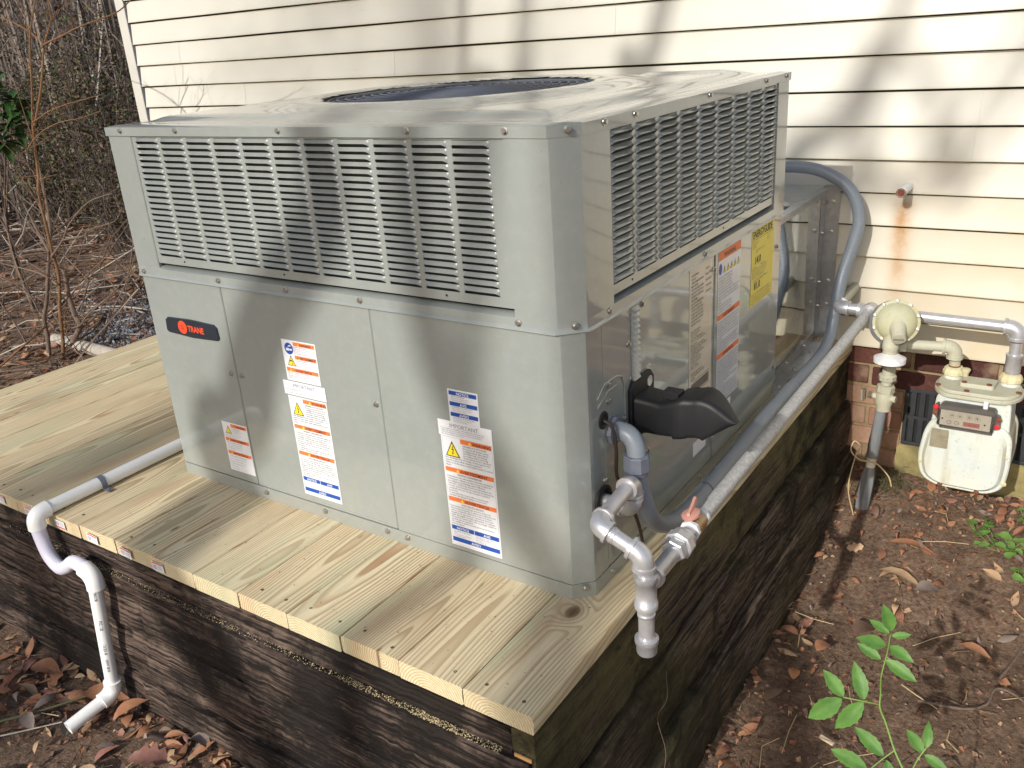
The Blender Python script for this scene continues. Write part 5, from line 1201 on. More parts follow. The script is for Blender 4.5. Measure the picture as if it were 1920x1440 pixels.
# ------------------------------------------------------------------ white drain line
PV = empty('pvc_drain_pipe', (-1.33, -.2, 0), 'white plastic drain line crossing the boards and dropping down the front timbers', 'drain pipe')
r_ = .0167
m = MB(); m.tube([(-1.352, .60, .0175), (-1.340, -.31, .0175)], r_, 20); m.tube([(-1.352, .60, .0175), (-1.19, .60, .0175)], r_, 20); m.build('deck_pipe', M['pvc'], PV, 60)
def pelbow(m, p, din, dout, r, L):
    p, din, dout = Vector(p), Vector(din).normalized(), Vector(dout).normalized(); a, c = p-din*L, p+dout*L
    arc = bez(a+din*L*.28, p, c-dout*L*.28, 9); path = [a, a+din*.0004]+arc+[c-dout*.0004, c]
    m.tube(path, [r*1.02, r*1.27]+[r*1.24]*9+[r*1.27, r*1.02], 22)
m = MB(); pelbow(m, (-1.340, -.345, .0165), (0, -1, 0), (0, 0, -1), r_, .036); m.build('pipe_elbow', M['pvc'], PV, 50)
m = MB(); m.tube(spline([(-1.340, -.345, -.012), (-1.336, -.345, -.050), (-1.318, -.346, -.093), (-1.283, -.346, -.114), (-1.245, -.346, -.099), (-1.212, -.346, -.077), (-1.180, -.346, -.075), (-1.150, -.346, -.083)], 8), r_*1.0, 20); m.build('trap', M['pvc2'], PV, 60)
m = MB(); pelbow(m, (-1.133, -.346, -.090), (1, 0, -.30), (-.05, 0, -1), r_, .034); m.build('pipe_elbow', M['pvc'], PV, 50)
b0, b1 = Vector((-1.136, -.347, -.11)), Vector((-1.166, -.358, -.405)); m = MB(); m.tube([b0, b1], r_*.95, 20); m.build('down_pipe', M['pvc'], PV, 60)
m = MB(); pelbow(m, (-1.169, -.359, -.436), (-.10, -.03, -1), (-.05, -1, -.17), r_, .036); m.build('pipe_elbow', M['pvc'], PV, 50)
o0, o1 = Vector((-1.170, -.385, -.441)), Vector((-1.178, -.482, -.457)); od = (o1-o0); m = MB(); m._lathe(o0, od, [(0, r_), (od.length, r_), (od.length, r_*.84), (od.length-.05, r_*.84)], 22, 0); m.build('outlet_pipe', M['pvc'], PV, 50)
m = MB(); m._lathe(o1-od.normalized()*.049, od, [(0, r_*.83), (.001, r_*.83)], 18, 0); m.build('outlet_bore', M['trim'], PV)
dn = (b1-b0).normalized(); vw = Vector((.80, -.58, 0)); vw = (vw-dn*vw.dot(dn)).normalized(); sd = dn.cross(vw)
Mt = Matrix(((dn.x, -sd.x, vw.x, 0), (dn.y, -sd.y, vw.y, 0), (dn.z, -sd.z, vw.z, 0), (0, 0, 0, 1)))
m = MB()                                            # black stamp wrapped on the pipe
for body, s0, size in (('ASTM D1785', .012, .009), ('PVC 1120', .100, .011), ('1 IN SCH 40', .168, .010), ('NSF-PW 280 PSI', .215, .009)):
    vs, fs = text_geo(body, size, .02, 'LEFT', 2, .62)
    m.add([b0+dn*(s0+a)+vw*(r_*.965*math.cos((b-.004)/r_))-sd*(r_*.965*math.sin((b-.004)/r_)) for a, b in vs], fs)
tag(m.build('pipe_print', M['ink'], PV), kind='stuff')
m = MB(); c = Vector((-1.3425, -.165, 0)); n = 13
pts = [(.0185*math.cos(math.pi-math.pi*i/(n-1)), .0185*math.sin(math.pi-math.pi*i/(n-1))+.0165) for i in range(n)]
pts = [(-.019, .001)]+pts+[(.0185, .0035), (.040, .0030)]
vs = []; 
for x, z in pts:
    k = 1.13
    vs += [(c.x+x, c.y-.007, z), (c.x+x, c.y+.007, z)]
for x, z in pts:
    xx, zz = (x*1.10, .0165+(z-.0165)*1.10) if z > .005 and abs(x) < .02 else (x+.001, z+.0022); vs += [(c.x+xx, c.y-.007, zz), (c.x+xx, c.y+.007, zz)]
q = len(pts); fs = []
for i in range(q-1):
    a = 2*i; b = 2*q+2*i; fs += [(b, b+2, b+3, b+1), (a, a+1, a+3, a+2), (a, a+2, b+2, b), (a+1, b+1, b+3, a+3)]
m.add(vs, fs); m.lathe((c.x+.031, c.y, .004), (0, 0, 1), [(0, .0045), (.003, .0045), (.0035, .003)], 6); m.build('pipe_strap', M['condfit'], PV)

# ------------------------------------------------------------------ seedling at lower right
SD = empty('seedling', (.62, -.02, -.6), 'young plant with toothed bright green leaves on a thin stem at lower right', 'seedling')
def leaf_blade(mb, base, dirv, L, wd, up=Vector((.25, -.7, .67)), bend=.15, mi=0):
    d = Vector(dirv).normalized(); s_ = d.cross(up).normalized(); nrm = s_.cross(d).normalized(); nU = 12; vs = []; fs = []
    for i in range(nU):
        t = i/(nU-1); ww = wd*(math.sin(math.pi*t**.85)**.85)*(1+.06*((i % 2)*2-1)) if 0 < i < nU-1 else .0003
        c = Vector(base)+d*(L*t)+nrm*(-bend*L*t*t)
        vs += [c-s_*ww+nrm*ww*.42, c-s_*ww*.5+nrm*ww*.26, c, c+s_*ww*.5+nrm*ww*.26, c+s_*ww+nrm*ww*.42]
    for i in range(nU-1):
        for k in range(4): a = i*5+k; fs.append((a, a+1, a+6, a+5))
    mb.add(vs, fs, mi)
rs = random.Random(11)
stem = [(.527, .05, .092), (.525, .052, .055), (.521, .045, .01), (.522, .05, -.028), (.525, .04, -.049), (.537, .035, -.071), (.557, .02, -.107), (.58, .0, -.131), (.60, -.02, -.16), (.625, -.04, -.25), (.64, -.05, -.42), (.64, -.04, -.61)]
m = MB(); sp = spline(stem, 5); m.tube(sp, [.0010+.0016*i/len(sp) for i in range(len(sp))], 7)
for i in range(0, len(sp)-1, 1):                  # tiny prickles
    if i % 2: m.tube([sp[i], sp[i]+Vector((rs.uniform(-1, 1), -.3, rs.uniform(-.3, 1))).normalized()*.0045], .0004, 3, 0, False)
m.build('stem', M['greenstem'], SD, 60)
for pet in ([(.524, .045, -.047), (.503, .03, -.038), (.471, .02, -.035)], [(.557, .02, -.107), (.542, .012, -.126), (.523, .005, -.155)], [(.584, -.0, -.135), (.593, .01, -.101), (.602, .02, -.08)]):
    m = MB(); m.tube(spline(pet, 5), .0011, 6); m.build('leaf_stalk', M['greenstem'], SD, 60)
LV = [((.528, .05, .100), (.512, .05, .146)), ((.525, .05, .093), (.49, .06, .104)), ((.522, .05, .069), (.478, .03, .082)), ((.529, .05, .09), (.557, .06, .096)), ((.528, .05, .069), (.566, .03, .070)), ((.517, .05, .039), (.475, .06, .049)), ((.524, .05, .041), (.575, .045, .019)),
      ((.471, .02, -.034), (.431, .03, .001)), ((.469, .02, -.039), (.418, .0, -.090)), ((.501, .03, -.035), (.478, .05, .02)), ((.501, .03, -.04), (.463, .0, -.095)), ((.543, .01, -.118), (.489, .03, -.094)), ((.521, .005, -.151), (.456, .02, -.152)),
      ((.523, .005, -.159), (.476, -.02, -.218)), ((.528, .005, -.16), (.544, -.01, -.202)), ((.548, .01, -.123), (.567, -.01, -.172)), ((.599, .02, -.093), (.568, .04, -.071)), ((.602, .02, -.08), (.601, .04, -.044)), ((.601, .02, -.095), (.641, .01, -.103))]
for a, b in LV:
    a, b = Vector(a), Vector(b); d = b-a; m = MB(); leaf_blade(m, a, d, d.length*.96, d.length*rs.uniform(.185, .225), bend=rs.uniform(-.15, .35)); m.tube([a+d*t-Vector((0, 0, .0004)) for t in (0, .5, .9)], [.0008, .0006, .0002], 4, 1, False) if False else None; m.build('leaf', M['green'], SD, 60)

# weeds near the meter
def weed(x, y, n, s_, label):
    z = ground_z(x, y); t = empty('weed', (x, y, z), label, 'weed', 'low green weeds by the meter')
    for i in range(n):
        a = rs.uniform(0, 6.28); r = s_*rs.uniform(.2, 1); bx, by = x+r*math.cos(a), y+r*math.sin(a)*.8; h = rs.uniform(.012, .04)
        m = MB(); q = rs.uniform(.010, .019); nn_ = 9; c = Vector((bx, by, z+h+.006)); tl = rs.uniform(-.4, .4); t2 = rs.uniform(-.5, .2)
        ring = [c+Vector((math.cos(k)*q*(1+.22*math.sin(3*k+i)), math.sin(k)*q*(1+.22*math.sin(3*k+i)), math.cos(k)*q*tl+math.sin(k)*q*t2)) for k in [j*2*math.pi/nn_ for j in range(nn_)]]
        m.add([c-Vector((0, 0, .003))]+ring, [(0, j+1, (j+1) % nn_+1) for j in range(nn_)]); m.tube([c-Vector((0, 0, .002)), (x+.3*(bx-x), y+.3*(by-y), z)], .0009, 4, 0, False); m.build('leaf', M['weed'], t, 60)
weed(.60, 1.40, 22, .085, 'largest clump of rounded green weeds on the soil right of the platform')
weed(.655, 1.52, 10, .05, 'small green weed patch at the right edge under the meter')
weed(.66, 1.30, 9, .05, 'lowest little green weed clump in the leaves at the right edge')
weed(.53, 1.44, 7, .045, 'sparse green weed sprigs just left of the big clump')
t = MB()                                           # wispy moss by the riser
for _ in range(260):
    a = Vector((.235+rs.gauss(0, .028), 1.56+rs.gauss(0, .03), ground_z(.23, 1.56)+rs.uniform(0, .05))); d = Vector((rs.gauss(0, 1), rs.gauss(-.5, 1), rs.gauss(.6, .8))).normalized()*rs.uniform(.02, .06)
    t.tube([a, a+d*.6+Vector((0, 0, .004)), a+d], .0006, 3, 0, False)
tag(t.build('wispy_moss', M['olivetwig']), kind='stuff')

# individual large leaves and scraps on the ground
def big_leaf(x, y, L, yaw, mi, label, lob=False, wr=.26, pitch=.1, roll=0, group=None):
    vs, fs = leaf_shape(L, L*wr, L*.10, .35, lob, 10); m = MB(); m.add(place(vs, (x, y, ground_z(x, y)+.022), yaw, pitch, roll), fs)
    o = m.build('fallen_leaf', LEAF[mi], smooth=60); tag(o, label, 'leaf', group); return o
big_leaf(-.98, -.46, .10, .6, 5, 'large pinkish jagged leaf lying right of the drain outlet', True, .38, .12)
big_leaf(-1.13, -.40, .095, 1.1, 0, 'long orange-brown leaf leaning against others beside the drain outlet', False, .24, -.25)
big_leaf(-1.22, -.37, .09, 3.0, 0, 'broad orange leaf touching the bottom elbow of the white drain', False, .33)
big_leaf(-1.52, -.39, .10, .3, 0, 'wide curled brown leaf left of the white drain elbow', False, .3)
big_leaf(-1.49, -.56, .07, -.9, 1, 'single tan leaf flat on bare mulch at lower left', False, .38)
big_leaf(-1.06, -.53, .09, -.2, 1, 'tan leaf lying just below the drain outlet mouth', False, .28)
big_leaf(.235, .80, .058, 1.3, 0, 'orange leaf lying against the foot of the platform side', False, .38)
big_leaf(.215, .66, .055, 1.8, 0, 'orange-brown leaf standing on soil near the platform side', False, .30)
big_leaf(.30, 1.20, .13, -.15, 1, 'long pale tan curled leaf on the soil below the riser', False, .17)
big_leaf(.30, 1.31, .14, .1, 0, 'long wavy orange-brown leaf halfway to the gas meter', False, .14)
big_leaf(.41, 1.16, .075, .5, 4, 'greyish crumpled leaf on open soil below the meter', False, .42)
big_leaf(.30, .92, .08, 1.0, 3, 'dark brown broad leaf near the platform corner shade', False, .40)
big_leaf(.55, 1.00, .085, -.1, 0, 'pile of orange leaves right of the seedling tip, largest leaf', False, .22)
big_leaf(.36, .62, .05, -.8, 0, 'small red-brown leaf beneath the seedling', False, .3)
m = MB(); m.box(-.018, .018, -.006, .006, 0, .004, 0, .001); o = m.build('wood_chip', M['chip']); o.location = (.345, .50, ground_z(.34, .5)+.014); o.rotation_euler = (.1, .05, -.25); tag(o, 'pale cut wood chip lying left of the seedling', 'wood chip')
def stick(pts, r, mat, label, name='fallen_stick'):
    m = MB(); P_ = spline([(x, y, ground_z(x, y)+z) for x, y, z in pts], 5); m.tube(P_, [r*(1-.4*i/len(P_)) for i in range(len(P_))], 7, 0, True, .08); tag(m.build(name, mat, smooth=60), label, 'stick')
stick([(-1.50, -.66, .012), (-1.35, -.50, .02), (-1.26, -.36, .022)], .0042, M['olivetwig'], 'thin green-brown stick lying left of the drain outlet')
stick([(-1.45, -.68, .012), (-1.33, -.56, .016), (-1.24, -.46, .018)], .0026, M['barkl'], 'short pale twig beside the green stick at lower left')
stick([(.50, .74, .015), (.60, .76, .018), (.645, .80, .02), (.66, .86, .03), (.72, .84, .03), (.80, .74, .02)], .0040, M['twig'], 'bent grey stick lying right of the seedling')
stick([(.66, .90, .03), (.69, 1.02, .03), (.71, 1.15, .02)], .0042, M['twig'], 'brown stick running up the right edge of the picture')
stick([(.63, .50, .015), (.74, .55, .02), (.85, .60, .02)], .0034, M['twig'], 'grey twig in the lower right corner')
stick([(.088, .16, .365), (.094, .150, .30), (.086, .120, .27), (.112, .105, .20), (.108, .085, .12), (.112, .06, .05), (.118, .07, .0)], .0009, M['twig'], 'thin pale root hanging down the dark platform side', 'dangling_root')

# gravel patch and edging log beyond the platform
g = MB()
for _ in range(5200):
    x = rs.gauss(-3.75, .34); y = rs.gauss(1.62, .30)
    if x > -2.5 or x+y*.2 > -2.9 or y < 1.18 or (x < -3.95 and y < 1.5): continue
    s_ = rs.uniform(.006, .016); c = Vector((x, y, ground_z(x, y)+rs.uniform(.0, .022))); pts = []
    for v in ((1, 0, 0), (-1, 0, 0), (0, 1, 0), (0, -1, 0), (0, 0, 1), (0, 0, -1)): pts.append(c+Vector(v)*s_*rs.uniform(.6, 1.2)+Vector((rs.uniform(-1, 1), rs.uniform(-1, 1), 0))*s_*.3)
    g.add(pts, [(0, 2, 4), (2, 1, 4), (1, 3, 4), (3, 0, 4), (2, 0, 5), (1, 2, 5), (3, 1, 5), (0, 3, 5)], 0)
tag(g.build('gravel', M['gravel']), kind='stuff')
m = MB(); m.tube([(-3.95, 1.13, ground_z(-3.9, 1.1)+.02), (-3.1, 1.10, ground_z(-3.1, 1.1)+.02)], [.032, .036], 12, 0, True, .05); tag(m.build('edging_log', M['barkl'], smooth=60), 'pale edging log along the gravel behind the platform', 'log')

# bare sapling beyond the platform
SP = empty('bare_sapling', (-3.75, 1.05, -.4), 'leafless orange-stemmed sapling with long side shoots beyond the platform', 'sapling')
BR = {'A': [(-3.70, 1.0, -.45), (-3.624, 1.0, -.288), (-3.571, 1.0, -.111), (-3.535, 1.02, .056), (-3.499, 1.0, .192), (-3.491, 1.0, .296), (-3.441, .98, .475), (-3.442, 1.0, .549), (-3.407, 1.0, .681), (-3.367, 1.0, .798), (-3.309, 1.0, .922), (-3.256, 1.0, 1.052), (-3.204, 1.0, 1.156), (-3.108, 1.0, 1.274)],
      'A2': [(-3.36, 1.0, .775), (-3.256, 1.0, .899), (-3.182, 1.0, 1.006), (-3.124, 1.0, 1.1), (-3.033, 1.0, 1.188), (-3.014, 1.0, 1.267)],
      'B': [(-3.13, 1.0, 1.09), (-3.035, .95, 1.102), (-2.919, .95, 1.122), (-2.754, .95, 1.153), (-2.51, .95, 1.185), (-2.414, .95, 1.215), (-2.332, .95, 1.245)], 'C': [(-3.15, 1.0, 1.07), (-3.209, 1.05, 1.105), (-3.301, 1.05, 1.16), (-3.409, 1.05, 1.205), (-3.507, 1.05, 1.23), (-3.671, 1.05, 1.27)],
      'D': [(-3.37, 1.0, .79), (-3.281, .97, .801), (-3.171, .97, .834), (-3.012, .97, .864), (-2.748, .97, .896)], 'E': [(-3.41, 1.0, .66), (-3.378, .95, .677), (-3.242, .95, .747), (-3.074, .95, .791), (-2.906, .95, .808), (-2.741, .95, .836)],
      'F': [(-3.51, 1.0, .16), (-3.437, .97, .186), (-3.319, .97, .263), (-3.229, .97, .343), (-3.035, .97, .449), (-2.835, .97, .498)], 'F2': [(-3.319, .97, .263), (-3.145, .97, .292), (-3.066, .97, .329), (-2.865, .97, .376), (-2.79, .97, .437)],
      'G': [(-3.53, 1.0, .02), (-3.703, 1.03, .047), (-3.846, 1.03, .062), (-4.102, 1.03, .074), (-4.312, 1.03, .095)], 'H': [(-3.50, 1.0, .20), (-3.6, 1.05, .213), (-3.726, 1.05, .271), (-3.823, 1.05, .373), (-3.917, 1.05, .435)]}
def shoots(mb, pts, r, n, L, mi=0):
    for _ in range(n):
        i = rs.randrange(1, len(pts)-1); p = pts[i]; t_ = (pts[i+1]-pts[i-1]).normalized(); d = (t_*.6+Vector((rs.gauss(0, .6), rs.gauss(0, .6), rs.gauss(.3, .5)))).normalized(); l = L*rs.uniform(.3, 1)
        q = p+d*l*.5+Vector((0, 0, .01)); e = p+d*l+Vector((rs.gauss(0, .02), 0, rs.uniform(0, .04))); mb.tube([p, q, e], [r, r*.8, r*.4], 4, mi, False)
RAD = {'A': .0095, 'A2': .006, 'B': .0045, 'C': .0045, 'D': .0035, 'E': .0035, 'F': .0065, 'F2': .0045, 'G': .006, 'H': .004}
for k, pts in BR.items():
    sp = spline(pts, 4); r = RAD[k]; m = MB(); m.tube(sp, [r*(1-.68*i/len(sp)) for i in range(len(sp))], 9, 0, True, .04); shoots(m, sp, r*.22, 9 if k != 'A' else 26, .28)
    m.build('trunk' if k == 'A' else 'branch', M['orangebark'] if k in 'A A2 B C D E' else M['twig'], SP, 60)
SP2 = empty('bare_shrub', (-3.8, 1.08, -.45), 'knotted grey-brown bare shrub stems at the far edge of the platform', 'shrub')
for pts, r in (([(-3.84, 1.1, -.50), (-3.713, 1.1, -.332), (-3.612, 1.1, -.237), (-3.633, 1.1, -.176), (-3.641, 1.1, -.063), (-3.627, 1.1, .05), (-3.70, 1.1, .12), (-3.8, 1.1, .3)], .017), ([(-3.86, 1.0, -.55), (-3.773, 1.0, -.308), (-3.751, 1.0, -.189), (-3.666, 1.0, -.066), (-3.573, 1.0, .107), (-3.55, 1.05, .3), (-3.6, 1.1, .6)], .013),
               ([(-3.77, 1.05, -.25), (-3.932, 1.08, -.20), (-3.978, 1.08, -.122), (-4.058, 1.08, -.071), (-4.256, 1.08, -.031)], .006), ([(-3.61, 1.08, -.235), (-3.5, 1.0, -.20), (-3.347, .96, -.155), (-3.251, .96, -.09), (-3.058, .96, .01), (-2.951, .96, .071)], .005),
               ([(-4.0, 1.0, -.5), (-3.98, .98, -.3), (-4.05, .95, -.1), (-4.0, .9, .15), (-4.1, .9, .4)], .006), ([(-3.7, 1.2, -.45), (-3.55, 1.25, -.2), (-3.4, 1.3, .0), (-3.3, 1.35, .3)], .005)):
    sp = spline(pts, 5); m = MB(); m.tube(sp, [r*(1-.6*i/len(sp)) for i in range(len(sp))], 9, 0, True, .08); shoots(m, sp, r*.2, 16, .35); m.build('stem', M['twig'], SP2, 60)
# brushwood and dead stalks on the woods floor
m = MB()
for _ in range(1500):
    x = rs.uniform(-8.5, -2.6); y = rs.uniform(-.2, 5.0)
    if x > -2.5 or (-3.6 < x and y > 1.6): continue
    a = rs.uniform(0, 3.14); L = rs.uniform(.15, .75); z = ground_z(x, y)+rs.uniform(.01, .06); k = rs.gauss(0, .35)
    up = rs.uniform(0, .5) if rs.random() < .25 else rs.uniform(0, .05)
    m.tube([(x, y, z), (x+math.cos(a)*L*.5, y+math.sin(a)*L*.5, z+up*.5+rs.uniform(0, .02)), (x+math.cos(a+k)*L, y+math.sin(a+k)*L, z+up)], rs.uniform(.0018, .005), 5, rs.choice((0, 0, 1, 2)), False)
tag(m.build('brushwood', [M['twig'], M['barkl'], M['orangebark']], smooth=60), kind='stuff')
# brushy shrubs
def shrub(x, y, R, Hh, nl, label, mats, seed, cat='shrub', leaf=.028):
    q = random.Random(seed); z = ground_z(x, y); t_ = empty('woodland_shrub', (x, y, z), label, cat, 'brushy shrubs at the wood edge')
    m = MB(); tips = []
    for _ in range(34):
        a = q.uniform(0, 6.28); r0 = q.uniform(0, .3)*R; r1 = q.uniform(.2, 1)*R; h = Hh*q.uniform(.5, 1.05)
        p = [Vector((x+r0*math.cos(a), y+r0*math.sin(a), z)), Vector((x+(r0+r1)*.5*math.cos(a), y+(r0+r1)*.5*math.sin(a), z+h*.55)), Vector((x+r1*math.cos(a+.3), y+r1*math.sin(a+.3), z+h))]
        sp = spline(p, 4); m.tube(sp, [.008*(1-.7*i/len(sp)) for i in range(len(sp))], 5, 0, False)
        for _ in range(16):
            i = q.randrange(2, len(sp)); b = sp[i]; e = b+Vector((q.gauss(0, .16), q.gauss(0, .16), q.gauss(.08, .12)))*R*1.3; m.tube([b, (b+e)/2+Vector((0, 0, .02)), e], [.003, .002, .001], 4, 0, False); tips += [e, (b+e)/2]
    m.build('twigs', M['barkd'], t_, 60)
    m = MB()
    for _ in range(nl):
        c = q.choice(tips)+Vector((q.gauss(0, .05), q.gauss(0, .05), q.gauss(0, .05))); L = leaf*q.uniform(.6, 1.4)
        d = Vector((q.gauss(0, 1), q.gauss(0, 1), q.gauss(0, .7))).normalized(); s_ = d.orthogonal().normalized()*L*.28; s_.rotate(Matrix.Rotation(q.uniform(0, 6.28), 3, d))
        m.add([c, c+d*L*.5+s_, c+d*L, c+d*L*.5-s_], [(0, 1, 2, 3)], q.choices(range(len(mats)), [3, 2, 1][:len(mats)])[0])
    o = m.build('foliage', mats, t_); tag(o, kind='stuff')
br = [M['brownleaf'], M['olive'], M['darkgreen']]
shrub(-6.3, 3.3, .9, 1.6, 10000, 'dense brown leafed shrub right against the house corner', br, 1)
shrub(-5.5, 2.7, .60, 1.05, 2600, 'low twiggy brown shrub in front of the denser one', br, 2)
shrub(-7.3, 3.2, .85, 1.4, 7500, 'olive-brown shrub left of the dense house corner shrub', [M['olive'], M['brownleaf'], M['darkgreen']], 3)
shrub(-8.8, 4.9, 1.2, 2.2, 5200, 'tall greyish thicket shrub farther back in the wood', br, 4, leaf=.04)
shrub(-6.9, 1.9, .45, .7, 800, 'sparse knee-high shrub out in the leaf litter', br, 5)
# evergreen with broad glossy leaves cut by the left edge
EV = empty('evergreen_bush', (-4.75, 1.45, -.38), 'glossy dark green broadleaf bush cut off by the left picture edge', 'bush')
m = MB()
for c in ((-4.45, 1.5, .85), (-4.5, 1.42, .62), (-4.7, 1.5, .7), (-4.85, 1.6, 1.0), (-4.8, 1.35, .35)): m.tube(spline([(-4.75, 1.45, -.4), (-4.8, 1.45, .1), c], 5), [.012, .011, .010, .009, .008, .007, .006, .005, .004, .004, .003], 6, 0, True)
m.build('stem', M['twig'], EV, 60)
m = MB()
for c in ((-4.45, 1.5, .85), (-4.38, 1.5, .80), (-4.44, 1.48, .72), (-4.5, 1.42, .64), (-4.7, 1.5, .7), (-4.85, 1.6, 1.0), (-4.8, 1.35, .38), (-4.62, 1.5, .9)):
    for k in range(13): d = Vector((rs.gauss(0, 1), rs.gauss(0, 1), rs.gauss(-.1, .5))).normalized(); leaf_blade(m, Vector(c)+d*.01, d, rs.uniform(.09, .15), .026, Vector((0, 0, 1)), rs.uniform(0, .3))
tag(m.build('foliage', M['darkgreen'], EV, 60), kind='stuff')

# ------------------------------------------------------------------ woods beyond the house corner
def tree(x, y, h, r, lean, mat, label, seed, nb=14, group='bare trees in the wood beyond the house', hook=None, blo=.25):
    q = random.Random(seed); z = ground_z(x, y); t_ = empty('bare_tree', (x, y, z), label, 'tree', group)
    pts = hook or [(x, y, z-.1), (x+lean*.12*h+q.gauss(0, .05), y+q.gauss(0, .05), z+h*.3), (x+lean*.3*h+q.gauss(0, .1), y+q.gauss(0, .1), z+h*.62), (x+lean*.5*h+q.gauss(0, .15), y, z+h)]
    sp = spline(pts, 7); m = MB(); m.tube(sp, [r*(1.12-.85*i/len(sp)) if i else r*1.35 for i in range(len(sp))], 11, 0, True, .03); m.build('trunk', mat, t_, 60)
    m = MB()
    for _ in range(nb):
        i = q.randrange(int(len(sp)*blo), len(sp)-1); b = sp[i]; rr = r*(1.1-.85*i/len(sp))*.42; L = h*q.uniform(.08, .22); a = q.uniform(0, 6.28); d = Vector((math.cos(a), math.sin(a), q.uniform(.2, 1.0))).normalized()
        c1 = b+d*L*.5+Vector((0, 0, .05*L)); c2 = b+d*L+Vector((q.gauss(0, .1)*L, q.gauss(0, .1)*L, .2*L)); m.tube([b, c1, c2], [rr, rr*.65, rr*.3], 6, 0, False)
        for _ in range(5): e = c1.lerp(c2, q.random()); d2 = (d+Vector((q.gauss(0, .6), q.gauss(0, .6), q.gauss(.2, .5)))).normalized(); m.tube([e, e+d2*L*.25, e+d2*L*.5+Vector((0, 0, .03))], [rr*.35, rr*.22, rr*.08], 4, 0, False)
    m.build('crown', mat, t_, 60)
q = random.Random(5); k = 0
order = sorted(range(30), key=lambda i: (i*.618) % 1); ORD = ['first', 'second', 'third', 'fourth', 'fifth', 'sixth', 'seventh', 'eighth', 'ninth', 'tenth', 'eleventh', 'twelfth', 'thirteenth', 'fourteenth', 'fifteenth', 'sixteenth', 'seventeenth', 'eighteenth', 'nineteenth', 'twentieth', 'twenty-first', 'twenty-second', 'twenty-third', 'twenty-fourth', 'twenty-fifth', 'twenty-sixth', 'twenty-seventh', 'twenty-eighth', 'twenty-ninth', 'thirtieth']
kinds = ['slender grey trunk', 'thick dark trunk', 'pale thin trunk', 'leaning brown trunk']
for i in range(30):
    a = math.radians(-66.5+13*((i*.618) % 1)); r = 10+22*((i*.377+.1) % 1); x = .72+r*math.sin(a); y = -1.21+r*math.cos(a); kd = q.choice((0, 0, 1, 2, 3))
    rad = {0: .10, 1: .26, 2: .055, 3: .13}[kd]*q.uniform(.7, 1.3)
    tree(x, y, q.uniform(9, 14), rad, q.gauss(0, .12)+(.2 if kd == 3 else 0), {0: M['bark'], 1: M['barkd'], 2: M['barkl'], 3: M['bark']}[kd], kinds[kd]+(' far back' if r > 22 else ' nearer' if r < 16 else '')+' in the wood, '+ORD[order.index(i)]+' trunk from the left', 100+i, 10)
m = MB()                                           # far thicket of whips and saplings
for _ in range(1500):
    a = math.radians(q.uniform(-72, -53)); r = q.uniform(9, 36); x = .72+r*math.sin(a); y = -1.21+r*math.cos(a); z = ground_z(x, y); h = q.uniform(1.0, 4.5); w = q.uniform(.008, .022)
    p = [Vector((x, y, z)), Vector((x+q.gauss(0, .15), y, z+h*.5)), Vector((x+q.gauss(0, .5), y+q.gauss(0, .3), z+h))]; m.tube(p, [w, w*.7, w*.3], 4, q.choice((0, 0, 1, 2)), False)
    for _ in range(3): b = p[1].lerp(p[2], q.random()); m.tube([b, b+Vector((q.gauss(0, .3), q.gauss(0, .3), q.uniform(.1, .5)))], w*.3, 3, 0, False)
for _ in range(5000):
    a = math.radians(q.uniform(-72, -53)); r = q.uniform(10, 34); x = .72+r*math.sin(a); y = -1.21+r*math.cos(a); c = Vector((x, y, ground_z(x, y)+abs(q.gauss(0, 1.3)))); L = q.uniform(.03, .09)
    d = Vector((q.gauss(0, 1), q.gauss(0, 1), q.gauss(0, 1))).normalized(); s_ = d.orthogonal().normalized()*L*.4; m.add([c, c+d*L*.5+s_, c+d*L, c+d*L*.5-s_], [(0, 1, 2, 3)], q.choice((3, 3, 4)))
tag(m.build('distant_undergrowth', [M['bark'], M['barkl'], M['barkd'], M['brownleaf'], M['olive']]), kind='stuff')

# ------------------------------------------------------------------ trees behind the camera whose shadows cross the house
KS = math.tan(SUN_EL)/math.cos(SUN_AZ)
def cast(yc, targets):                             # trunk positions worked back from where each trunk's shade should fall
    return [(x-(y-yc)*math.tan(SUN_AZ), yc, z+(y-yc)*KS) for x, y, z in targets]
G2 = 'bare trees standing behind the viewer'
TL = {301: 'slim tree behind the viewer bending over the far left of the platform', 305: 'forked slim tree behind the viewer shading the upper siding', 302: 'stout leaning tree behind the viewer shading the louvers', 303: 'tall leaning tree behind the viewer shading the right siding',
      304: 'thin branchy tree behind the viewer shading the vent stub', 308: 'thinnest tree behind the viewer with a faint slanting shade'}
def shade_tree(yc, base, targets, top, r, seed, nb=22):
    pts = [(base[0], yc, ground_z(base[0], yc)-.1), (base[1], yc, base[2])]+cast(yc, targets)+[(top[0], yc, top[1])]
    tree(base[0], yc, 11, r, 0, M['bark'], TL[seed], seed, nb, G2, pts, .88)
shade_tree(-4.8, (-5.6, -4.4, 1.9), [(-1.50, Yw, .55), (-1.42, Yw, .9), (-1.40, Yw, 1.14)], (-1.2, 9.0), .055, 301, 3)
shade_tree(-8.0, (-6.0, -4.6, 3.0), [(-1.50, Yw, .45), (-1.16, Yw, .9), (-1.13, Yw, 1.14)], (-.9, 10.0), .085, 305, 3)
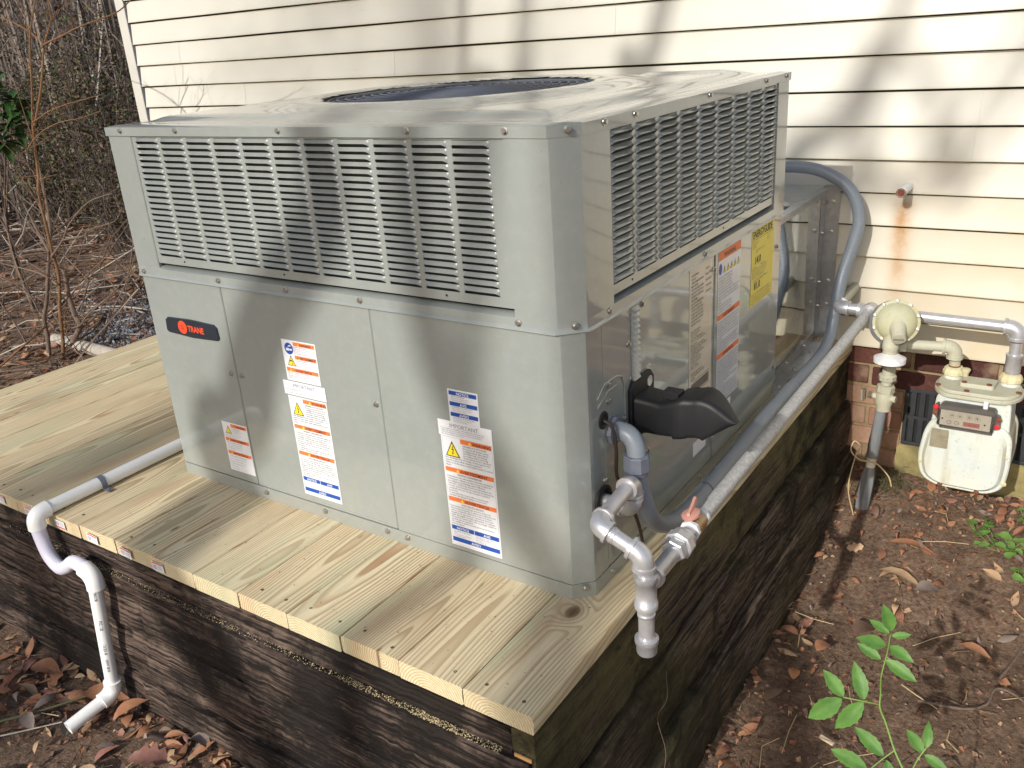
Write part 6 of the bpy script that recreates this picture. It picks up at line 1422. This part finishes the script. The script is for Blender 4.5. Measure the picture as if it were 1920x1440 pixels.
shade_tree(-6.6, (-.1, -.55, 2.2), [(-1.02, 0, .0), (-.93, 0, .2), (-.82, 0, .43), (-.66, 0, .60), (-.56, 0, .72), (-.56, 0, .88), (-.73, Yw, .89), (-.60, Yw, 1.08)], (-.40, 8.5), .105, 302, 3)  # unseen lower trunk bent aside so its shade misses the drain pipe
shade_tree(-8.5, (.9, .35, 3.4), [(-.12, 0, .10), (-.33, 0, .60), (-.168, Yw, .53), (-.026, Yw, .68), (.077, Yw, .92), (.14, Yw, 1.05)], (.7, 10.5), .065, 303, 5)
shade_tree(-9.5, (-2.0, -.9, 3.6), [(-.05, Yw, .30), (.19, Yw, .475), (.318, Yw, .65), (.459, Yw, .80)], (1.6, 11), .038, 304, 2)
shade_tree(-10.5, (-1.2, -.4, 4.0), [(.05, Yw, .62), (.24, Yw, .80), (.45, Yw, .94)], (1.9, 11.5), .036, 308, 2)
# tall evergreen added out of view to dim the left end of the siding evenly
tz = ground_z(-2.9, -30); EG = empty('added_evergreen', (-2.9, -30, tz), 'unseen tall evergreen added behind the viewer to dim the left siding', 'tree', G2)
m = MB(); m.tube([(-1.2, -30.4, tz-.1), (-1.4, -30.4, 9), (-2.4, -30.3, 14), (-2.95, -30, 22)], [.35, .3, .2, .05], 12); m.build('trunk', M['bark'], EG, 60)
m = MB(); q = random.Random(77)
for _ in range(2300):
    zz = q.uniform(17.0, 20.8); x = -3.05+q.gauss(0, .62); y = -30+q.gauss(0, .7); c = Vector((x, y, zz)); L = q.uniform(.05, .12); d = Vector((q.gauss(0, 1), q.gauss(0, 1), q.gauss(0, .6))).normalized(); s_ = d.orthogonal().normalized()*L*.35
    m.add([c, c+d*L*.5+s_, c+d*L, c+d*L*.5-s_], [(0, 1, 2, 3)])
for _ in range(60):
    zz = q.uniform(17, 20.8); a = q.uniform(0, 6.28); m.tube([(-2.95, -30, zz), (-2.95+math.cos(a)*.9, -30+math.sin(a)*.9, zz+.3)], .012, 4, 0, False)
tag(m.build('crown', M['darkgreen'], EG), kind='stuff')
print('objects', len(bpy.data.objects), 'tris', sum(len(p.vertices)-2 for me in bpy.data.meshes for p in me.polygons))
